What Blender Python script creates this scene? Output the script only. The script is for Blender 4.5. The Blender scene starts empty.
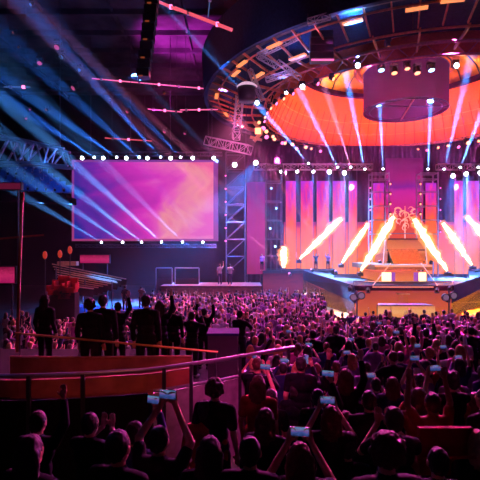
import bpy, bmesh, math, random
from mathutils import Vector, Matrix
R = random.Random(7)
PI = math.pi
S = bpy.context.scene
COL = S.collection
S.view_settings.view_transform = 'Standard'; S.view_settings.look = 'None'
S.view_settings.gamma = 1; S.view_settings.use_curve_mapping = False; S.view_settings.exposure = 0
S.cycles.volume_bounces = 0; S.cycles.max_bounces = 5; S.cycles.diffuse_bounces = 2
S.cycles.use_adaptive_sampling = False; S.cycles.use_denoising = True; S.cycles.sample_clamp_indirect = 4
w = bpy.data.worlds.new('world'); S.world = w; w.use_nodes = True
w.node_tree.nodes['Background'].inputs[0].default_value = (.004, .003, .012, 1)
w.node_tree.nodes['Background'].inputs[1].default_value = .6

# ------------------------------------------------------------------ camera
CZ, F, HY = 5.0, 450.0, 250.0
cam = bpy.data.objects.new('camera', bpy.data.cameras.new('camera')); COL.objects.link(cam); S.camera = cam
cam.location = (0, 0, CZ); cam.rotation_euler = (PI/2, 0, 0)
cam.data.lens = 36*F/480; cam.data.shift_y = (HY-240)/480; cam.data.clip_end = 400; cam.data.clip_start = .05

def P(px, py, D):
    "a point of the place from the picture position and its distance in metres"
    return Vector(((px-240)/F*D, D, CZ+(HY-py)/F*D))
def lin(c):
    if isinstance(c, str): c = [int(c[i:i+2], 16) for i in (0, 2, 4)]
    f = lambda v: v/12.92 if v <= .04045 else ((v+.055)/1.055)**2.4
    return tuple(f(x/255) for x in c)+(1,)

# ------------------------------------------------------------------ materials
def newmat(n):
    m = bpy.data.materials.new(n); m.use_nodes = True
    return m, m.node_tree, m.node_tree.nodes, m.node_tree.links
def pbr(n, c, rough=.6, metal=0, var=.25, scale=6):
    m, nt, N, L = newmat(n); b = N['Principled BSDF']
    c = lin(c)
    tc = N.new('ShaderNodeTexCoord'); no = N.new('ShaderNodeTexNoise'); no.inputs['Scale'].default_value = scale
    no.inputs['Detail'].default_value = 4
    r = N.new('ShaderNodeValToRGB'); r.color_ramp.elements[0].position = .3; r.color_ramp.elements[1].position = .7
    r.color_ramp.elements[0].color = tuple(x*(1-var) for x in c[:3])+(1,)
    r.color_ramp.elements[1].color = tuple(min(1, x*(1+var)) for x in c[:3])+(1,)
    L.new(tc.outputs['Object'], no.inputs['Vector']); L.new(no.outputs['Fac'], r.inputs[0]); L.new(r.outputs[0], b.inputs['Base Color'])
    b.inputs['Roughness'].default_value = rough; b.inputs['Metallic'].default_value = metal
    if rough > .75: b.inputs['Specular IOR Level'].default_value = .05
    return m
def emis(n, c, s, base='101010'):
    m, nt, N, L = newmat(n); b = N['Principled BSDF']
    b.inputs['Base Color'].default_value = lin(base)
    b.inputs['Emission Color'].default_value = lin(c); b.inputs['Emission Strength'].default_value = s
    m.cycles.emission_sampling = 'NONE'
    return m
def led(n, stops, s=1, noise=.35, scale=3, xw=0.0, stripes=0):
    "an LED surface playing a picture that runs through STOPS from its foot to its top"
    m, nt, N, L = newmat(n); b = N['Principled BSDF']
    tc = N.new('ShaderNodeTexCoord'); sp = N.new('ShaderNodeSeparateXYZ'); L.new(tc.outputs['Generated'], sp.inputs[0])
    no = N.new('ShaderNodeTexNoise'); no.inputs['Scale'].default_value = scale; no.inputs['Detail'].default_value = 5
    no.inputs['Distortion'].default_value = .8
    L.new(tc.outputs['Generated'], no.inputs['Vector'])
    a = N.new('ShaderNodeMath'); a.operation = 'MULTIPLY_ADD'; a.inputs[1].default_value = noise*2; a.inputs[2].default_value = -noise
    L.new(no.outputs['Fac'], a.inputs[0])
    mx = N.new('ShaderNodeMath'); mx.operation = 'MULTIPLY'; mx.inputs[1].default_value = xw; L.new(sp.outputs['X'], mx.inputs[0])
    mz = N.new('ShaderNodeMath'); mz.operation = 'MULTIPLY'; mz.inputs[1].default_value = 1-abs(xw); L.new(sp.outputs['Z'], mz.inputs[0])
    ad = N.new('ShaderNodeMath'); L.new(mx.outputs[0], ad.inputs[0]); L.new(mz.outputs[0], ad.inputs[1])
    a2 = N.new('ShaderNodeMath'); L.new(ad.outputs[0], a2.inputs[0]); L.new(a.outputs[0], a2.inputs[1])
    last = a2
    r = N.new('ShaderNodeValToRGB'); e = r.color_ramp.elements
    while len(e) > 1: e.remove(e[-1])
    e[0].position = stops[0][0]; e[0].color = lin(stops[0][1])
    for p, c in stops[1:]: x = e.new(p); x.color = lin(c)
    L.new(last.outputs[0], r.inputs[0])
    out = r.outputs[0]
    if stripes:
        wv = N.new('ShaderNodeTexWave'); wv.bands_direction = 'Z'; wv.inputs['Scale'].default_value = stripes
        wv.inputs['Distortion'].default_value = 0
        L.new(tc.outputs['Generated'], wv.inputs['Vector'])
        mm = N.new('ShaderNodeMixRGB'); mm.blend_type = 'MULTIPLY'; mm.inputs[0].default_value = .18
        L.new(out, mm.inputs[1]); L.new(wv.outputs['Color'], mm.inputs[2]); out = mm.outputs[0]
    L.new(out, b.inputs['Emission Color']); b.inputs['Emission Strength'].default_value = s
    b.inputs['Base Color'].default_value = (.01, .01, .012, 1); b.inputs['Roughness'].default_value = .8; b.inputs['Specular IOR Level'].default_value = .1
    if s < .7: m.cycles.emission_sampling = 'NONE'
    return m
def volume(n, scatter=0, col=(1, 1, 1), em=0, ecol=(1, 1, 1), g=.35):
    m, nt, N, L = newmat(n); N.clear(); o = N.new('ShaderNodeOutputMaterial')
    if em:
        v = N.new('ShaderNodeEmission'); v.inputs[0].default_value = tuple(ecol)+(1,); v.inputs[1].default_value = em
    else:
        v = N.new('ShaderNodeVolumeScatter'); v.inputs['Density'].default_value = scatter; v.inputs['Anisotropy'].default_value = g
        v.inputs['Color'].default_value = tuple(col)+(1,)
    L.new(v.outputs[0], o.inputs['Volume'])
    return m

M = dict(
    black=pbr('black_paint', '16161a', .5), dark=pbr('dark_plastic', '222228', .45), steel=pbr('aluminium', 'b4b4bc', .35, .6, .1),
    steeld=pbr('dark_steel', '4a4a55', .4, .5), floor=pbr('floor_concrete', '3c3632', .8, 0, .3, 1.2), wall=pbr('hall_wall', '17151c', .9),
    ceil=pbr('ceiling_panel', '55505c', .9, 0, .5, .35), deck=pbr('stage_deck', '24100c', .8), wood=pbr('terracotta_wood', '9a5442', .5, 0, .35, 3),
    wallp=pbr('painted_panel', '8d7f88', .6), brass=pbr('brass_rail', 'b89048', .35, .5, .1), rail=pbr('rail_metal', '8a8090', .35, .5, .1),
    drape=pbr('orange_drape', 'e8783c', .8, 0, .08, 5), domecloth=pbr('pale_dome_cloth', 'e09a4a', .8, 0, .3, 1.5),
    ringblue=pbr('rig_deck', '26344c', .8), curtain=pbr('backdrop_curtain', '260a2a', .9, 0, .3, 1), red=pbr('red_plush', '8a1c24', .8),
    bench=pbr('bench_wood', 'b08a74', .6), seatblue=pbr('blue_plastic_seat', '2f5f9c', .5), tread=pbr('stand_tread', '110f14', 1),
    skin=pbr('skin', 'c08a70', .5, 0, .05), skind=pbr('skin_deep', '7a4f3c', .5, 0, .05),
    hairb=pbr('black_hair', '1a1412', .75, 0, .3, 30), hairr=pbr('brown_hair', '4a2a1a', .75, 0, .3, 30), hairy=pbr('blond_hair', 'a5804e', .75, 0, .3, 30),
    clblack=pbr('black_cloth', '15141a', .8), clnavy=pbr('navy_cloth', '23284a', .8), clpurple=pbr('mauve_cloth', '7a5a8c', .8),
    clwhite=pbr('pale_cloth', 'c9c2c8', .8), clred=pbr('rust_cloth', '8a3c2e', .8), clpink=pbr('pink_cloth', 'c45a9a', .8), denim=pbr('denim', '2a3350', .8),
    lensw=emis('lamp_lens_white', 'dcebff', 14), lensb=emis('lamp_lens_blue', '7fb4ff', 9), lenso=emis('lamp_lens_orange', 'ffa070', 3), lensp=emis('lamp_lens_pink', 'ff6fae', 3), lensd=emis('dim_lens_pink', 'd0508a', .8), lensdo=emis('dim_lens_orange', 'a04828', .6), lensdb=emis('dim_lens_blue', '5080c0', .8),
    pinktube=emis('pink_tube', 'ff6aa8', 1.3), salmontube=emis('salmon_tube', 'e8566a', 1.1), orangebox=emis('orange_light_box', 'f58a50', 1.3),
    dimboard=emis('dim_board', '70183a', .6), bluetube=emis('blue_tube', '6a88c8', .45), pinkboard=led('pink_board', [(0, 'b01860'), (.5, 'd02a6a'), (1, '8a1040')], .75, .5, 9),
    phones=led('phone_picture', [(0, '2a3a70'), (.35, '5878d8'), (.6, 'b070d0'), (1, '7ad0ff')], .38, .5, 4), phonew=emis('phone_glow', 'cfe0ff', 1.6),
    stripw=emis('strip_light', 'ff9a70', 1.1), glowy=emis('warm_light_panel', 'fff0b0', 2.0), plum=emis('plum_strip', 'a050c0', .9),
)

# ------------------------------------------------------------------ mesh helpers (all append to a bmesh)
def B(): return bmesh.new()
def box(bm, a, b, mi=0):
    c = [Vector((x, y, z)) for x in (a[0], b[0]) for y in (a[1], b[1]) for z in (a[2], b[2])]
    v = [bm.verts.new(p) for p in c]
    for f in ((0, 1, 3, 2), (4, 6, 7, 5), (0, 4, 5, 1), (2, 3, 7, 6), (0, 2, 6, 4), (1, 5, 7, 3)):
        bm.faces.new([v[i] for i in f]).material_index = mi
    return bm
def cbox(bm, c, s): return box(bm, [c[i]-s[i]/2 for i in range(3)], [c[i]+s[i]/2 for i in range(3)])
def frame(d):
    d = Vector(d).normalized(); u = Vector((0, 0, 1)) if abs(d.z) < .95 else Vector((1, 0, 0))
    x = d.cross(u).normalized(); return x, x.cross(d).normalized()
def tube(bm, a, b, r, r2=None, n=6, cap=True):
    a, b = Vector(a), Vector(b); r2 = r if r2 is None else r2
    x, y = frame(b-a)
    A = [bm.verts.new(a+(x*math.cos(2*PI*i/n)+y*math.sin(2*PI*i/n))*r) for i in range(n)]
    Bv = [bm.verts.new(b+(x*math.cos(2*PI*i/n)+y*math.sin(2*PI*i/n))*r2) for i in range(n)]
    for i in range(n): bm.faces.new((A[i], A[(i+1) % n], Bv[(i+1) % n], Bv[i]))
    if cap: bm.faces.new(A[::-1]); bm.faces.new(Bv)
    return bm
def poly(bm, pts, r, n=6):
    if len(pts) < 12:
        for a, b in zip(pts, pts[1:]): tube(bm, a, b, r, n=n)
        return bm
    pts = [Vector(p) for p in pts]; loop = (pts[0]-pts[-1]).length < 1e-4; k = len(pts); rows = []
    for i in range(k-1 if loop else k):
        d = (pts[(i+1) % (k-1)]-pts[i-1 if i else -2]) if loop else pts[min(i+1, k-1)]-pts[max(i-1, 0)]
        x, y = frame(d); rows.append([bm.verts.new(pts[i]+(x*math.cos(2*PI*j/n)+y*math.sin(2*PI*j/n))*r) for j in range(n)])
    m = len(rows)
    for i in range(m if loop else m-1):
        for j in range(n): bm.faces.new((rows[i][j], rows[i][(j+1) % n], rows[(i+1) % m][(j+1) % n], rows[(i+1) % m][j]))
    if not loop: bm.faces.new(rows[0][::-1]); bm.faces.new(rows[-1])
    return bm
def beam(bm, a, b, wd, h):
    a, b = Vector(a), Vector(b); x, y = frame(b-a)
    A = [bm.verts.new(a+x*i*wd/2+y*j*h/2) for i, j in ((-1, -1), (1, -1), (1, 1), (-1, 1))]
    Bv = [bm.verts.new(b+x*i*wd/2+y*j*h/2) for i, j in ((-1, -1), (1, -1), (1, 1), (-1, 1))]
    for i in range(4): bm.faces.new((A[i], A[(i+1) % 4], Bv[(i+1) % 4], Bv[i]))
    bm.faces.new(A[::-1]); bm.faces.new(Bv)
    return bm
def prism(bm, pts, z0, z1):
    A = [bm.verts.new((p[0], p[1], z0 if len(p) < 3 else p[2])) for p in pts]
    T = [bm.verts.new((p[0], p[1], z1 if len(p) < 4 else p[3])) for p in pts]
    n = len(pts)
    for i in range(n): bm.faces.new((A[i], A[(i+1) % n], T[(i+1) % n], T[i]))
    bm.faces.new(A[::-1]); bm.faces.new(T)
    return bm
def lathe(bm, prof, n=24, c=(0, 0, 0), a0=0, a1=2*PI, close=False, axis='Z'):
    full = abs(a1-a0-2*PI) < 1e-6; k = n if full else n+1
    rings = []
    for i in range(k):
        t = a0+(a1-a0)*i/n; row = []
        for r, z in prof:
            p = Vector((math.cos(t)*r, math.sin(t)*r, z))
            if axis == 'Y': p = Vector((p.x, p.z, p.y))
            row.append(bm.verts.new(p+Vector(c)))
        rings.append(row)
    m = len(prof)
    for i in range(n):
        A, Bv = rings[i], rings[(i+1) % k]
        for j in range(m-1+(1 if close else 0)):
            q = (A[j], Bv[j], Bv[(j+1) % m], A[(j+1) % m])
            bm.faces.new(q)
    return bm
def obj(name, bm, m, parent=None, smooth=False):
    me = bpy.data.meshes.new(name)
    bmesh.ops.recalc_face_normals(bm, faces=bm.faces)
    bm.to_mesh(me); bm.free()
    if parent is not None: me.transform(wmat(parent).inverted())
    for x in (m if isinstance(m, (list, tuple)) else [m]): me.materials.append(x)
    if smooth: me.polygons.foreach_set('use_smooth', [True]*len(me.polygons))
    o = bpy.data.objects.new(name, me); COL.objects.link(o); o.parent = parent
    return o
def wmat(o):
    m = Matrix.LocRotScale(o.location, o.rotation_euler, o.scale)
    return wmat(o.parent) @ m if o.parent else m
def tag(o, label, cat, group=None, kind=None):
    o['label'] = label; o['category'] = cat
    if group: o['group'] = group
    if kind: o['kind'] = kind
    return o
def thing(name, label, cat, loc=(0, 0, 0), group=None):
    o = bpy.data.objects.new(name, None); COL.objects.link(o); o.location = loc; o.empty_display_size = .2
    return tag(o, label, cat, group)
def copy_tree(o, parent=None):
    c = o.copy(); COL.objects.link(c)
    if parent is not None: c.parent = parent
    for ch in o.children: copy_tree(ch, c)
    return c
def struct(name, bm, m, label, cat, kind='structure'):
    o = obj(name, bm, m); o['label'] = label; o['category'] = cat; o['kind'] = kind
    return o
WIDE, NARROW, WASH = .16, 8.0, .8
def light(a, b, col, e, size=3, blend=.5, soft=.05, parent=None, name='beam'):
    e = e*(WASH if name == 'wash' else WIDE if size > 8 else NARROW)
    l = bpy.data.lights.new(name, 'SPOT'); l.energy = e; l.spot_size = math.radians(size); l.spot_blend = blend
    l.color = lin(col)[:3] if isinstance(col, str) else col; l.shadow_soft_size = soft
    o = bpy.data.objects.new(name, l); COL.objects.link(o)
    o.location = a; o.rotation_euler = (Vector(b)-Vector(a)).to_track_quat('-Z', 'Y').to_euler()
    return o
def area(a, b, col, e, sx, sy):
    l = bpy.data.lights.new('wash', 'AREA'); l.shape = 'RECTANGLE'; l.size = sx; l.size_y = sy; l.energy = e
    l.color = lin(col)[:3]
    o = bpy.data.objects.new('wash', l); COL.objects.link(o)
    o.location = a; o.rotation_euler = (Vector(b)-Vector(a)).to_track_quat('-Z', 'Y').to_euler()
    return o

# ------------------------------------------------------------------ the hall
XL, XR, YB, ZC = -34, 44, 64, 27
struct('floor', box(B(), (XL, -2, -.3), (XR, YB, 0)), M['floor'], 'flat grey arena floor under the crowd', 'floor')
struct('wall_back', box(B(), (XL, YB, 0), (XR, YB+.4, ZC)), M['wall'], 'dark wall closing the hall behind the stage', 'wall')
struct('wall_left', box(B(), (XL-.4, -2, 0), (XL, YB, ZC)), M['wall'], 'dark side wall beyond the blue seats', 'wall')
struct('wall_right', box(B(), (XR, -2, 0), (XR+.4, YB, ZC)), M['wall'], 'dark side wall on the far side of the stage', 'wall')
struct('wall_rear', box(B(), (XL, -2.4, 0), (XR, -2, ZC)), M['wall'], 'dark wall at the rear of the stand', 'wall')
cb = box(B(), (XL, -2, ZC), (XR, YB, ZC+.4))
for i in range(16): box(cb, (XL, 1+i*4, ZC-.5), (XR, 1.25+i*4, ZC))
for i in range(12): box(cb, (XL+3+i*6.4, -2, ZC-.3), (XL+3.2+i*6.4, YB, ZC))
struct('ceiling', cb, M['ceil'], 'ribbed hall ceiling glowing dim purple above the video screen', 'ceiling')
hz = struct('haze', box(B(), (XL+.05, 12.5, .02), (XR-.05, YB-.05, ZC-.6)), volume('haze_air', .00045, g=.4), 'thin stage haze filling the hall', 'haze', 'stuff')

# stepped stand under the near crowd
KZ = [(0, 2.9), (2.6, 2.35), (3.2, 2.2), (6.5, 1.45), (13, .8), (20, 0.02), (99, 0)]
def zraw(D):
    for (a, za), (b, zb) in zip(KZ, KZ[1:]):
        if D <= b: return za+(zb-za)*(D-a)/(b-a)
    return 0
ROW = .9
def zf(D):
    if D >= 20: return 0
    return zraw(math.floor(D/ROW)*ROW+ROW/2)
st = B()
for i in range(-2, 22):
    a = i*ROW; z = zraw(a+ROW/2)
    if z <= .03: continue
    x0 = -9 if a < 6.2 else .35
    box(st, (x0, a, 0), (26, a+ROW, z))
struct('floor_stand', st, M['tread'], 'dark stepped stand carrying the near rows of the crowd', 'stand')
struct('floor_terrace', prism(B(), [(-16, 8.95), (-.35, 8.95), (-.2, 13.2), (-16, 13.2)], 0, 2.1), M['tread'], 'dark raised terrace behind the wooden parapet', 'terrace')

# ------------------------------------------------------------------ lamps (moving heads)
def make_lamp():
    t = thing('moving_head_lamp', 'x', 'stage lamp')
    obj('base', cbox(B(), (0, 0, .24), (.34, .3, .12)), M['dark'], t)
    y = B(); cbox(y, (0, 0, .17), (.42, .08, .04))
    for s in (-1, 1): cbox(y, (s*.2, 0, .04), (.035, .1, .26))
    obj('yoke', y, M['dark'], t)
    h = obj('lamp_head', lathe(B(), [(0, .2), (.1, .2), (.14, .12), (.15, -.05), (.17, -.1), (.17, -.2), (.14, -.2), (.14, -.17), (0, -.17)], 14), M['black'], t)
    ln = obj('lens', lathe(B(), [(0, -.19), (.14, -.185)], 14), M['lensw'], h)
    return t
LAMP = make_lamp(); lampused = [False]
def lamp(p, aim, label, group=None, scale=1., lens='lensw', hang=True):
    t = copy_tree(LAMP) if lampused[0] else LAMP
    lampused[0] = True
    t['label'] = label
    if group: t['group'] = group
    t.location = p; t.scale = (scale,)*3
    if not hang: t.rotation_euler = (PI, 0, 0)
    for c in t.children:
        if c.name.startswith('lamp_head'):
            d = Vector(aim)-Vector(p)
            if not hang: d = Vector((d.x, -d.y, -d.z))
            c.rotation_euler = d.to_track_quat('-Z', 'Y').to_euler()
            for l in c.children:
                if lens != 'lensw':
                    l.data = lensmesh(lens, l.data)
    return t
_lm = {}
def lensmesh(k, me):
    if k not in _lm:
        _lm[k] = me.copy(); _lm[k].materials.clear(); _lm[k].materials.append(M[k])
    return _lm[k]
def beamlamp(p, aim, label, col, e, size=3.4, group=None, scale=1., hang=True, lens='lensw'):
    t = lamp(p, aim, label, group, scale, lens, hang)
    d = (Vector(aim)-Vector(p)).normalized()
    light(Vector(p)+d*.25*scale, aim, col, e, size*.85, .7, .035)
    return t
BLUE = (.03, .2, 1.0); BLUEW = (.08, .33, 1.0); PINK = (1, .22, .5)

# truss helper: square section lattice between two points
def truss(t, a, b, s=.4, bay=.6, m='steel', tr=.03, name='chord'):
    a, b = Vector(a), Vector(b); x, y = frame(b-a); L = (b-a).length; n = max(1, round(L/bay)); d = (b-a)/n
    cs = [x*i*s/2+y*j*s/2 for i, j in ((-1, -1), (1, -1), (1, 1), (-1, 1))]
    for c in cs: obj('chord', tube(B(), a+c, b+c, tr), M[m], t)
    bm = B()
    for k in range(n+1):
        q = a+d*k
        for i in range(4):
            tube(bm, q+cs[i], q+cs[(i+1) % 4], tr*.7, n=4)
            if k < n:
                j = (i+1) % 4
                if k % 2: tube(bm, q+cs[i], q+d+cs[j], tr*.7, n=4)
                else: tube(bm, q+cs[j], q+d+cs[i], tr*.7, n=4)
    obj('bracing', bm, M[m], t)

# ------------------------------------------------------------------ left video screen
D = 45
a, b = P(72, 241, D), P(218, 160, D)
scr = thing('video_screen', 'large wide video screen showing a pink and violet cloud picture, left of the stage', 'video screen', ((a.x+b.x)/2, D, a.z))
obj('cabinet', box(B(), (a.x, D+.05, a.z), (b.x, D+.5, b.z)), M['black'], scr)
fw = .22
bz = B(); box(bz, (a.x, D-.05, a.z), (b.x, D+.05, a.z+fw)); box(bz, (a.x, D-.05, b.z-fw), (b.x, D+.05, b.z))
box(bz, (a.x, D-.05, a.z+fw), (a.x+fw, D+.05, b.z-fw)); box(bz, (b.x-.45, D-.05, a.z+fw), (b.x, D+.05, b.z-fw))
obj('bezel', bz, led('edge_led', [(0, 'c04890'), (1, '9a48b8')], .62, .2, 5), scr)
obj('display', box(B(), (a.x+fw, D-.02, a.z+fw), (b.x-.45, D+.04, b.z-fw)),
    led('screen_picture', [(0, '1c2a9a'), (.2, '7a2ab0'), (.36, 'b82cb4'), (.52, 'e038c4'), (.66, 'f060c4'), (.8, 'fa98a8'), (.95, 'f05aa0')], .85, .42, 2.4, .95, 0), scr)
for sx in (90, 130, 170, 208):
    q = P(sx, 150, D)
    obj('hanger', tube(B(), (q.x, D+.25, b.z), (q.x, D+.25, ZC-.6), .03), M['steeld'], scr)
tr = thing('ceiling_truss', 'long lamp truss hanging just above the wide video screen', 'truss', P(145, 155, 44.3))
truss(tr, P(72, 154, 44.3), P(222, 154, 44.3), .35, .7, 'steeld')
for k, x in enumerate((83, 104, 127, 148, 171, 193, 214)):
    p = P(x, 158, 43.9)
    lamp(p, p+Vector((0, -4, -1)), 'white wash lamp on the truss over the video screen, number %d from its left end' % (k+1), 'wash lamps over the video screen', 1.25)
    light(p+Vector((0, -.5, -.2)), p+Vector((-1, -6, -3)), BLUE, 1500, 120, .8, .1)
TOPB = [(94.5, -68, -44), (117, -72, -50), (139.5, -62, -55), (161, -80, -88), (181, -60, -62)]
for k, (x, dx, dy) in enumerate(TOPB):
    p = P(x, 157.5, 43.7); q = P(x+dx, 157+dy, 25)
    beamlamp(p, q, 'lamp over the video screen throwing a narrow blue beam, number %d from the left' % (k+1), BLUE, (.8, .9, .6, 1.3, .4)[k]*1.0e6, 2.6, 'beam lamps over the video screen', .8)
tr = thing('floor_truss', 'dark lamp truss along the lower edge of the wide video screen', 'truss', P(145, 245, 44))
truss(tr, P(76, 246, 44), P(216, 246, 44), .3, .7, 'steeld')
BOTB = [(102, -85, -50), (123, -72, -48), (142, -78, -60), (162, -92, -82), (183, -70, -70), (203, -40, -50)]
for k, (x, dx, dy) in enumerate(BOTB):
    p = P(x, 242.5, 43.6); q = P(x+dx, 242+dy, 28)
    beamlamp(p, q, 'lamp under the video screen throwing a narrow blue beam, number %d from the left' % (k+1), BLUEW, (.7, .9, 1.4, 2.4, .6, .1)[k]*1.2e6, 2.8, 'beam lamps under the video screen', .8, False)
# beams that cross the blue seats from lamps out of the screen's left
for k, (x, y, dx, dy, e) in enumerate(((74, 191, -120, -60, 1.6), (66, 222, -90, -38, .5))):
    pass

# ------------------------------------------------------------------ truss towers beside the stage
def led_box(t, x0, x1, y0, y1, D, m, dep=.15, name='led_panel'):
    a, b = P(x0, y1, D), P(x1, y0, D)
    return obj(name, box(B(), (a.x, D, a.z), (b.x, D+dep, b.z)), m, t)
LEDCOL = led('column_picture', [(0, 'ff8818'), (.48, 'ff6420'), (.68, 'f04058'), (.86, 'e02c9c'), (1, 'a828c8')], 1.0, .34, 3.5)
LEDCOLM = led('column_magenta', [(0, 'b81f5c'), (.4, 'd0248a'), (.8, 'b02a9a'), (1, '7a2a9a')], .62, .25, 3)
t = thing('truss_tower', 'tall lattice tower with crossed braces just right of the wide video screen', 'truss tower', (P(235, 262, 45).x, 45, 0))
a = P(227, 262, 45); 
xs = [P(226, 0, 45).x, P(245, 0, 45).x]; zt = P(0, 152, 45).z
for x in xs:
    for y in (45, 46.4): obj('chord', tube(B(), (x, y, 0), (x, y, zt), .07), M['steeld'], t)
bm = B(); bays = 7; z0 = 2.6
for k in range(bays):
    za, zb = z0+(zt-z0)*k/bays, z0+(zt-z0)*(k+1)/bays
    for y in (45, 46.4):
        tube(bm, (xs[0], y, za), (xs[1], y, zb), .05); tube(bm, (xs[0], y, zb), (xs[1], y, zb), .05)
    for x in xs: tube(bm, (x, 45, za), (x, 46.4, zb), .04)
obj('bracing', bm, M['steeld'], t)
for k in range(6):
    p = P(226, 176+k*13, 44.8)
    lamp(p, p+Vector((-1, -3, 0)), 'small pink lamp on the edge of the crossed-brace tower, number %d from the top' % (k+1), 'lamps up the tower edge', .6, 'lensp')
t = thing('led_column', 'broad magenta LED column between the two lattice towers', 'LED column', (P(255, 0, 47).x, 47, 0))
led_box(t, 247, 265, 182, 274, 47, LEDCOLM); a = P(247, 182, 47.2); b = P(265, 182, 47.2)
for q_ in (a, b): obj('support_post', tube(B(), (q_.x, 47.25, 0), (q_.x, 47.25, a.z), .06), M['steeld'], t)
t = thing('truss_tower', 'lattice tower of stacked square bays left of the pink LED columns', 'truss tower', (P(274, 0, 48).x, 48, 0))
xs = [P(266.5, 0, 48).x, P(282, 0, 48).x]; zt = P(0, 163, 48).z
for x in xs:
    for y in (48, 49.5): obj('chord', tube(B(), (x, y, 0), (x, y, zt), .07), M['steeld'], t)
for yy in (164, 181, 201, 220, 239, 256):
    z = P(0, yy, 48).z; bm = B()
    for y in (48, 49.5):
        beam(bm, (xs[0], y, z), (xs[1], y, z), .12, .12)
    for x in xs: beam(bm, (x, 48, z), (x, 49.5, z), .12, .12)
    obj('shelf_frame', bm, M['steeld'], t)
for x in (P(271, 0, 48).x, P(277, 0, 48).x): obj('inner_post', tube(B(), (x, 48.1, 2), (x, 48.1, zt), .04), M['steeld'], t)
for k, (x, y) in enumerate(((271, 188), (276, 208), (270, 228), (275, 246))):
    p = P(x, y, 47.8); lamp(p, p+Vector((.4, -3, -1)), 'blue lamp clamped in the square-bay tower, number %d from the top' % (k+1), 'lamps in the square-bay tower', .8, 'lensb')
light(P(272, 236, 47.4), P(262, 245, 40), BLUEW, 9000, 110, .8, .1)

# LED columns of the back wall
cols = [(286, 296), (301, 313), (317, 329), (333, 345), (349, 357), (455, 463), (467, 479), (484, 496), (500, 512)]
for k, (x0, x1) in enumerate(cols):
    t = thing('led_column', 'tall pink to orange LED column, number %d rightwards from the square-bay tower' % (k+1), 'LED column', (P((x0+x1)/2, 0, 51).x, 51, 0), 'LED columns behind the stage')
    led_box(t, x0, x1, 181, 274, 51, LEDCOL)
    a, b = P(x0, 181, 51.2), P(x1, 181, 51.2)
    for q_ in (a, b): obj('support_post', tube(B(), (q_.x, 51.25, 0), (q_.x, 51.25, a.z+1.8), .06), M['steeld'], t)
bd = B(); z1 = 17.5
npl = 220; xa, xb = P(247, 0, 54).x, P(570, 0, 54).x
pts = [(xa+(xb-xa)*i/npl, 54+.07*math.sin(i*1.9)) for i in range(npl+1)]
v0 = [bd.verts.new((x, y, .1)) for x, y in pts]; v1 = [bd.verts.new((x, y, z1)) for x, y in pts]
for i in range(npl): bd.faces.new((v0[i], v0[i+1], v1[i+1], v1[i]))
tag(obj('backdrop_curtain', bd, M['curtain'], None, True), 'dark plum pleated curtain hanging behind the LED columns', 'curtain')
# warm lower video wall
t = thing('video_wall', 'low warm orange video wall along the rear of the stage behind the flames', 'video wall', (P(405, 0, 52.3).x, 52.3, 0))
led_box(t, 284, 526, 222, 274, 52.3, led('flame_picture', [(0, 'ff7a18'), (.7, 'f85c1c'), (.9, 'e8402a'), (1, 'a0205a')], 1.0, .2, 4))
a, b = P(284, 274, 52.5), P(526, 274, 52.5)
obj('plinth', box(B(), (a.x, 52.3, 0), (b.x, 52.6, a.z)), M['black'], t)

# back lamp truss and its lamps
for (x0, x1, lab) in ((254, 372, 'long lamp truss over the LED columns, left of the round drum'), (437, 560, 'long lamp truss over the LED columns, right of the round drum')):
    t = thing('lamp_truss', lab, 'truss', P(x0, 168, 50))
    truss(t, P(x0, 167, 50), P(x1, 167, 50), .6, .8, 'steel', .045)
for k, x in enumerate((281, 297, 313)):
    p = P(x, 171, 49.5); lamp(p, p+Vector((0, -3, -1.5)), 'white lamp on the left back truss, number %d from the square-bay tower' % (k+1), 'wash lamps on the back truss', 1.2)
    light(p+Vector((0, -.4, -.3)), p+Vector((0, -3, -9)), BLUE, 5000, 80, .8, .1)
for (x, y, lab) in ((329, 172, 'very bright white lamp on the left back truss above the fourth LED column'), (344, 173, 'very bright white lamp on the left back truss beside the inner tower'),
                    (465, 174, 'very bright white lamp on the right back truss with blue haze below'), (452, 176, 'bright lamp on the right back truss beside the inner tower'), (479, 173, 'white lamp on the right back truss at the picture edge'),
                    (235, 165, 'white lamp above the crossed-brace tower in blue haze'), (256, 163, 'brighter white lamp between the two lattice towers in blue haze')):
    p = P(x, y, 49 if x > 260 else 44); lamp(p, p+Vector((-.3, -3, -.4)), lab, None, 1.6)
    big = x in (465, 344, 256)
    light(p+Vector((0, -.5, -.1)), p+Vector((-1.5 if x < 260 else 0, -2.5, -9)), BLUE if x != 344 else BLUEW, 420000 if big else 140000, 110, .9, .15)
for x, c, e in ((281, BLUE, .5), (297, BLUE, .7), (313, BLUE, .7), (329, BLUEW, 1.2), (344, BLUEW, 1.6), (452, BLUE, .9), (467, BLUEW, 2.6), (481, BLUE, 1.2), (262, BLUE, 2)):
    light(P(x, 173, 48.2), P(x-2, 236, 45), c, e*5e6, 26, .9, .12)
light(P(258, 160, 43.4), P(215, 215, 42.4), BLUE, 7000000, 38, .9, .15)
light(P(244, 190, 44), P(282, 232, 40), BLUEW, 7000000, 9, .8, .15)
light(P(465, 174, 48.6), P(462, 235, 46), BLUEW, 900000, 40, .9, .15)

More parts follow.
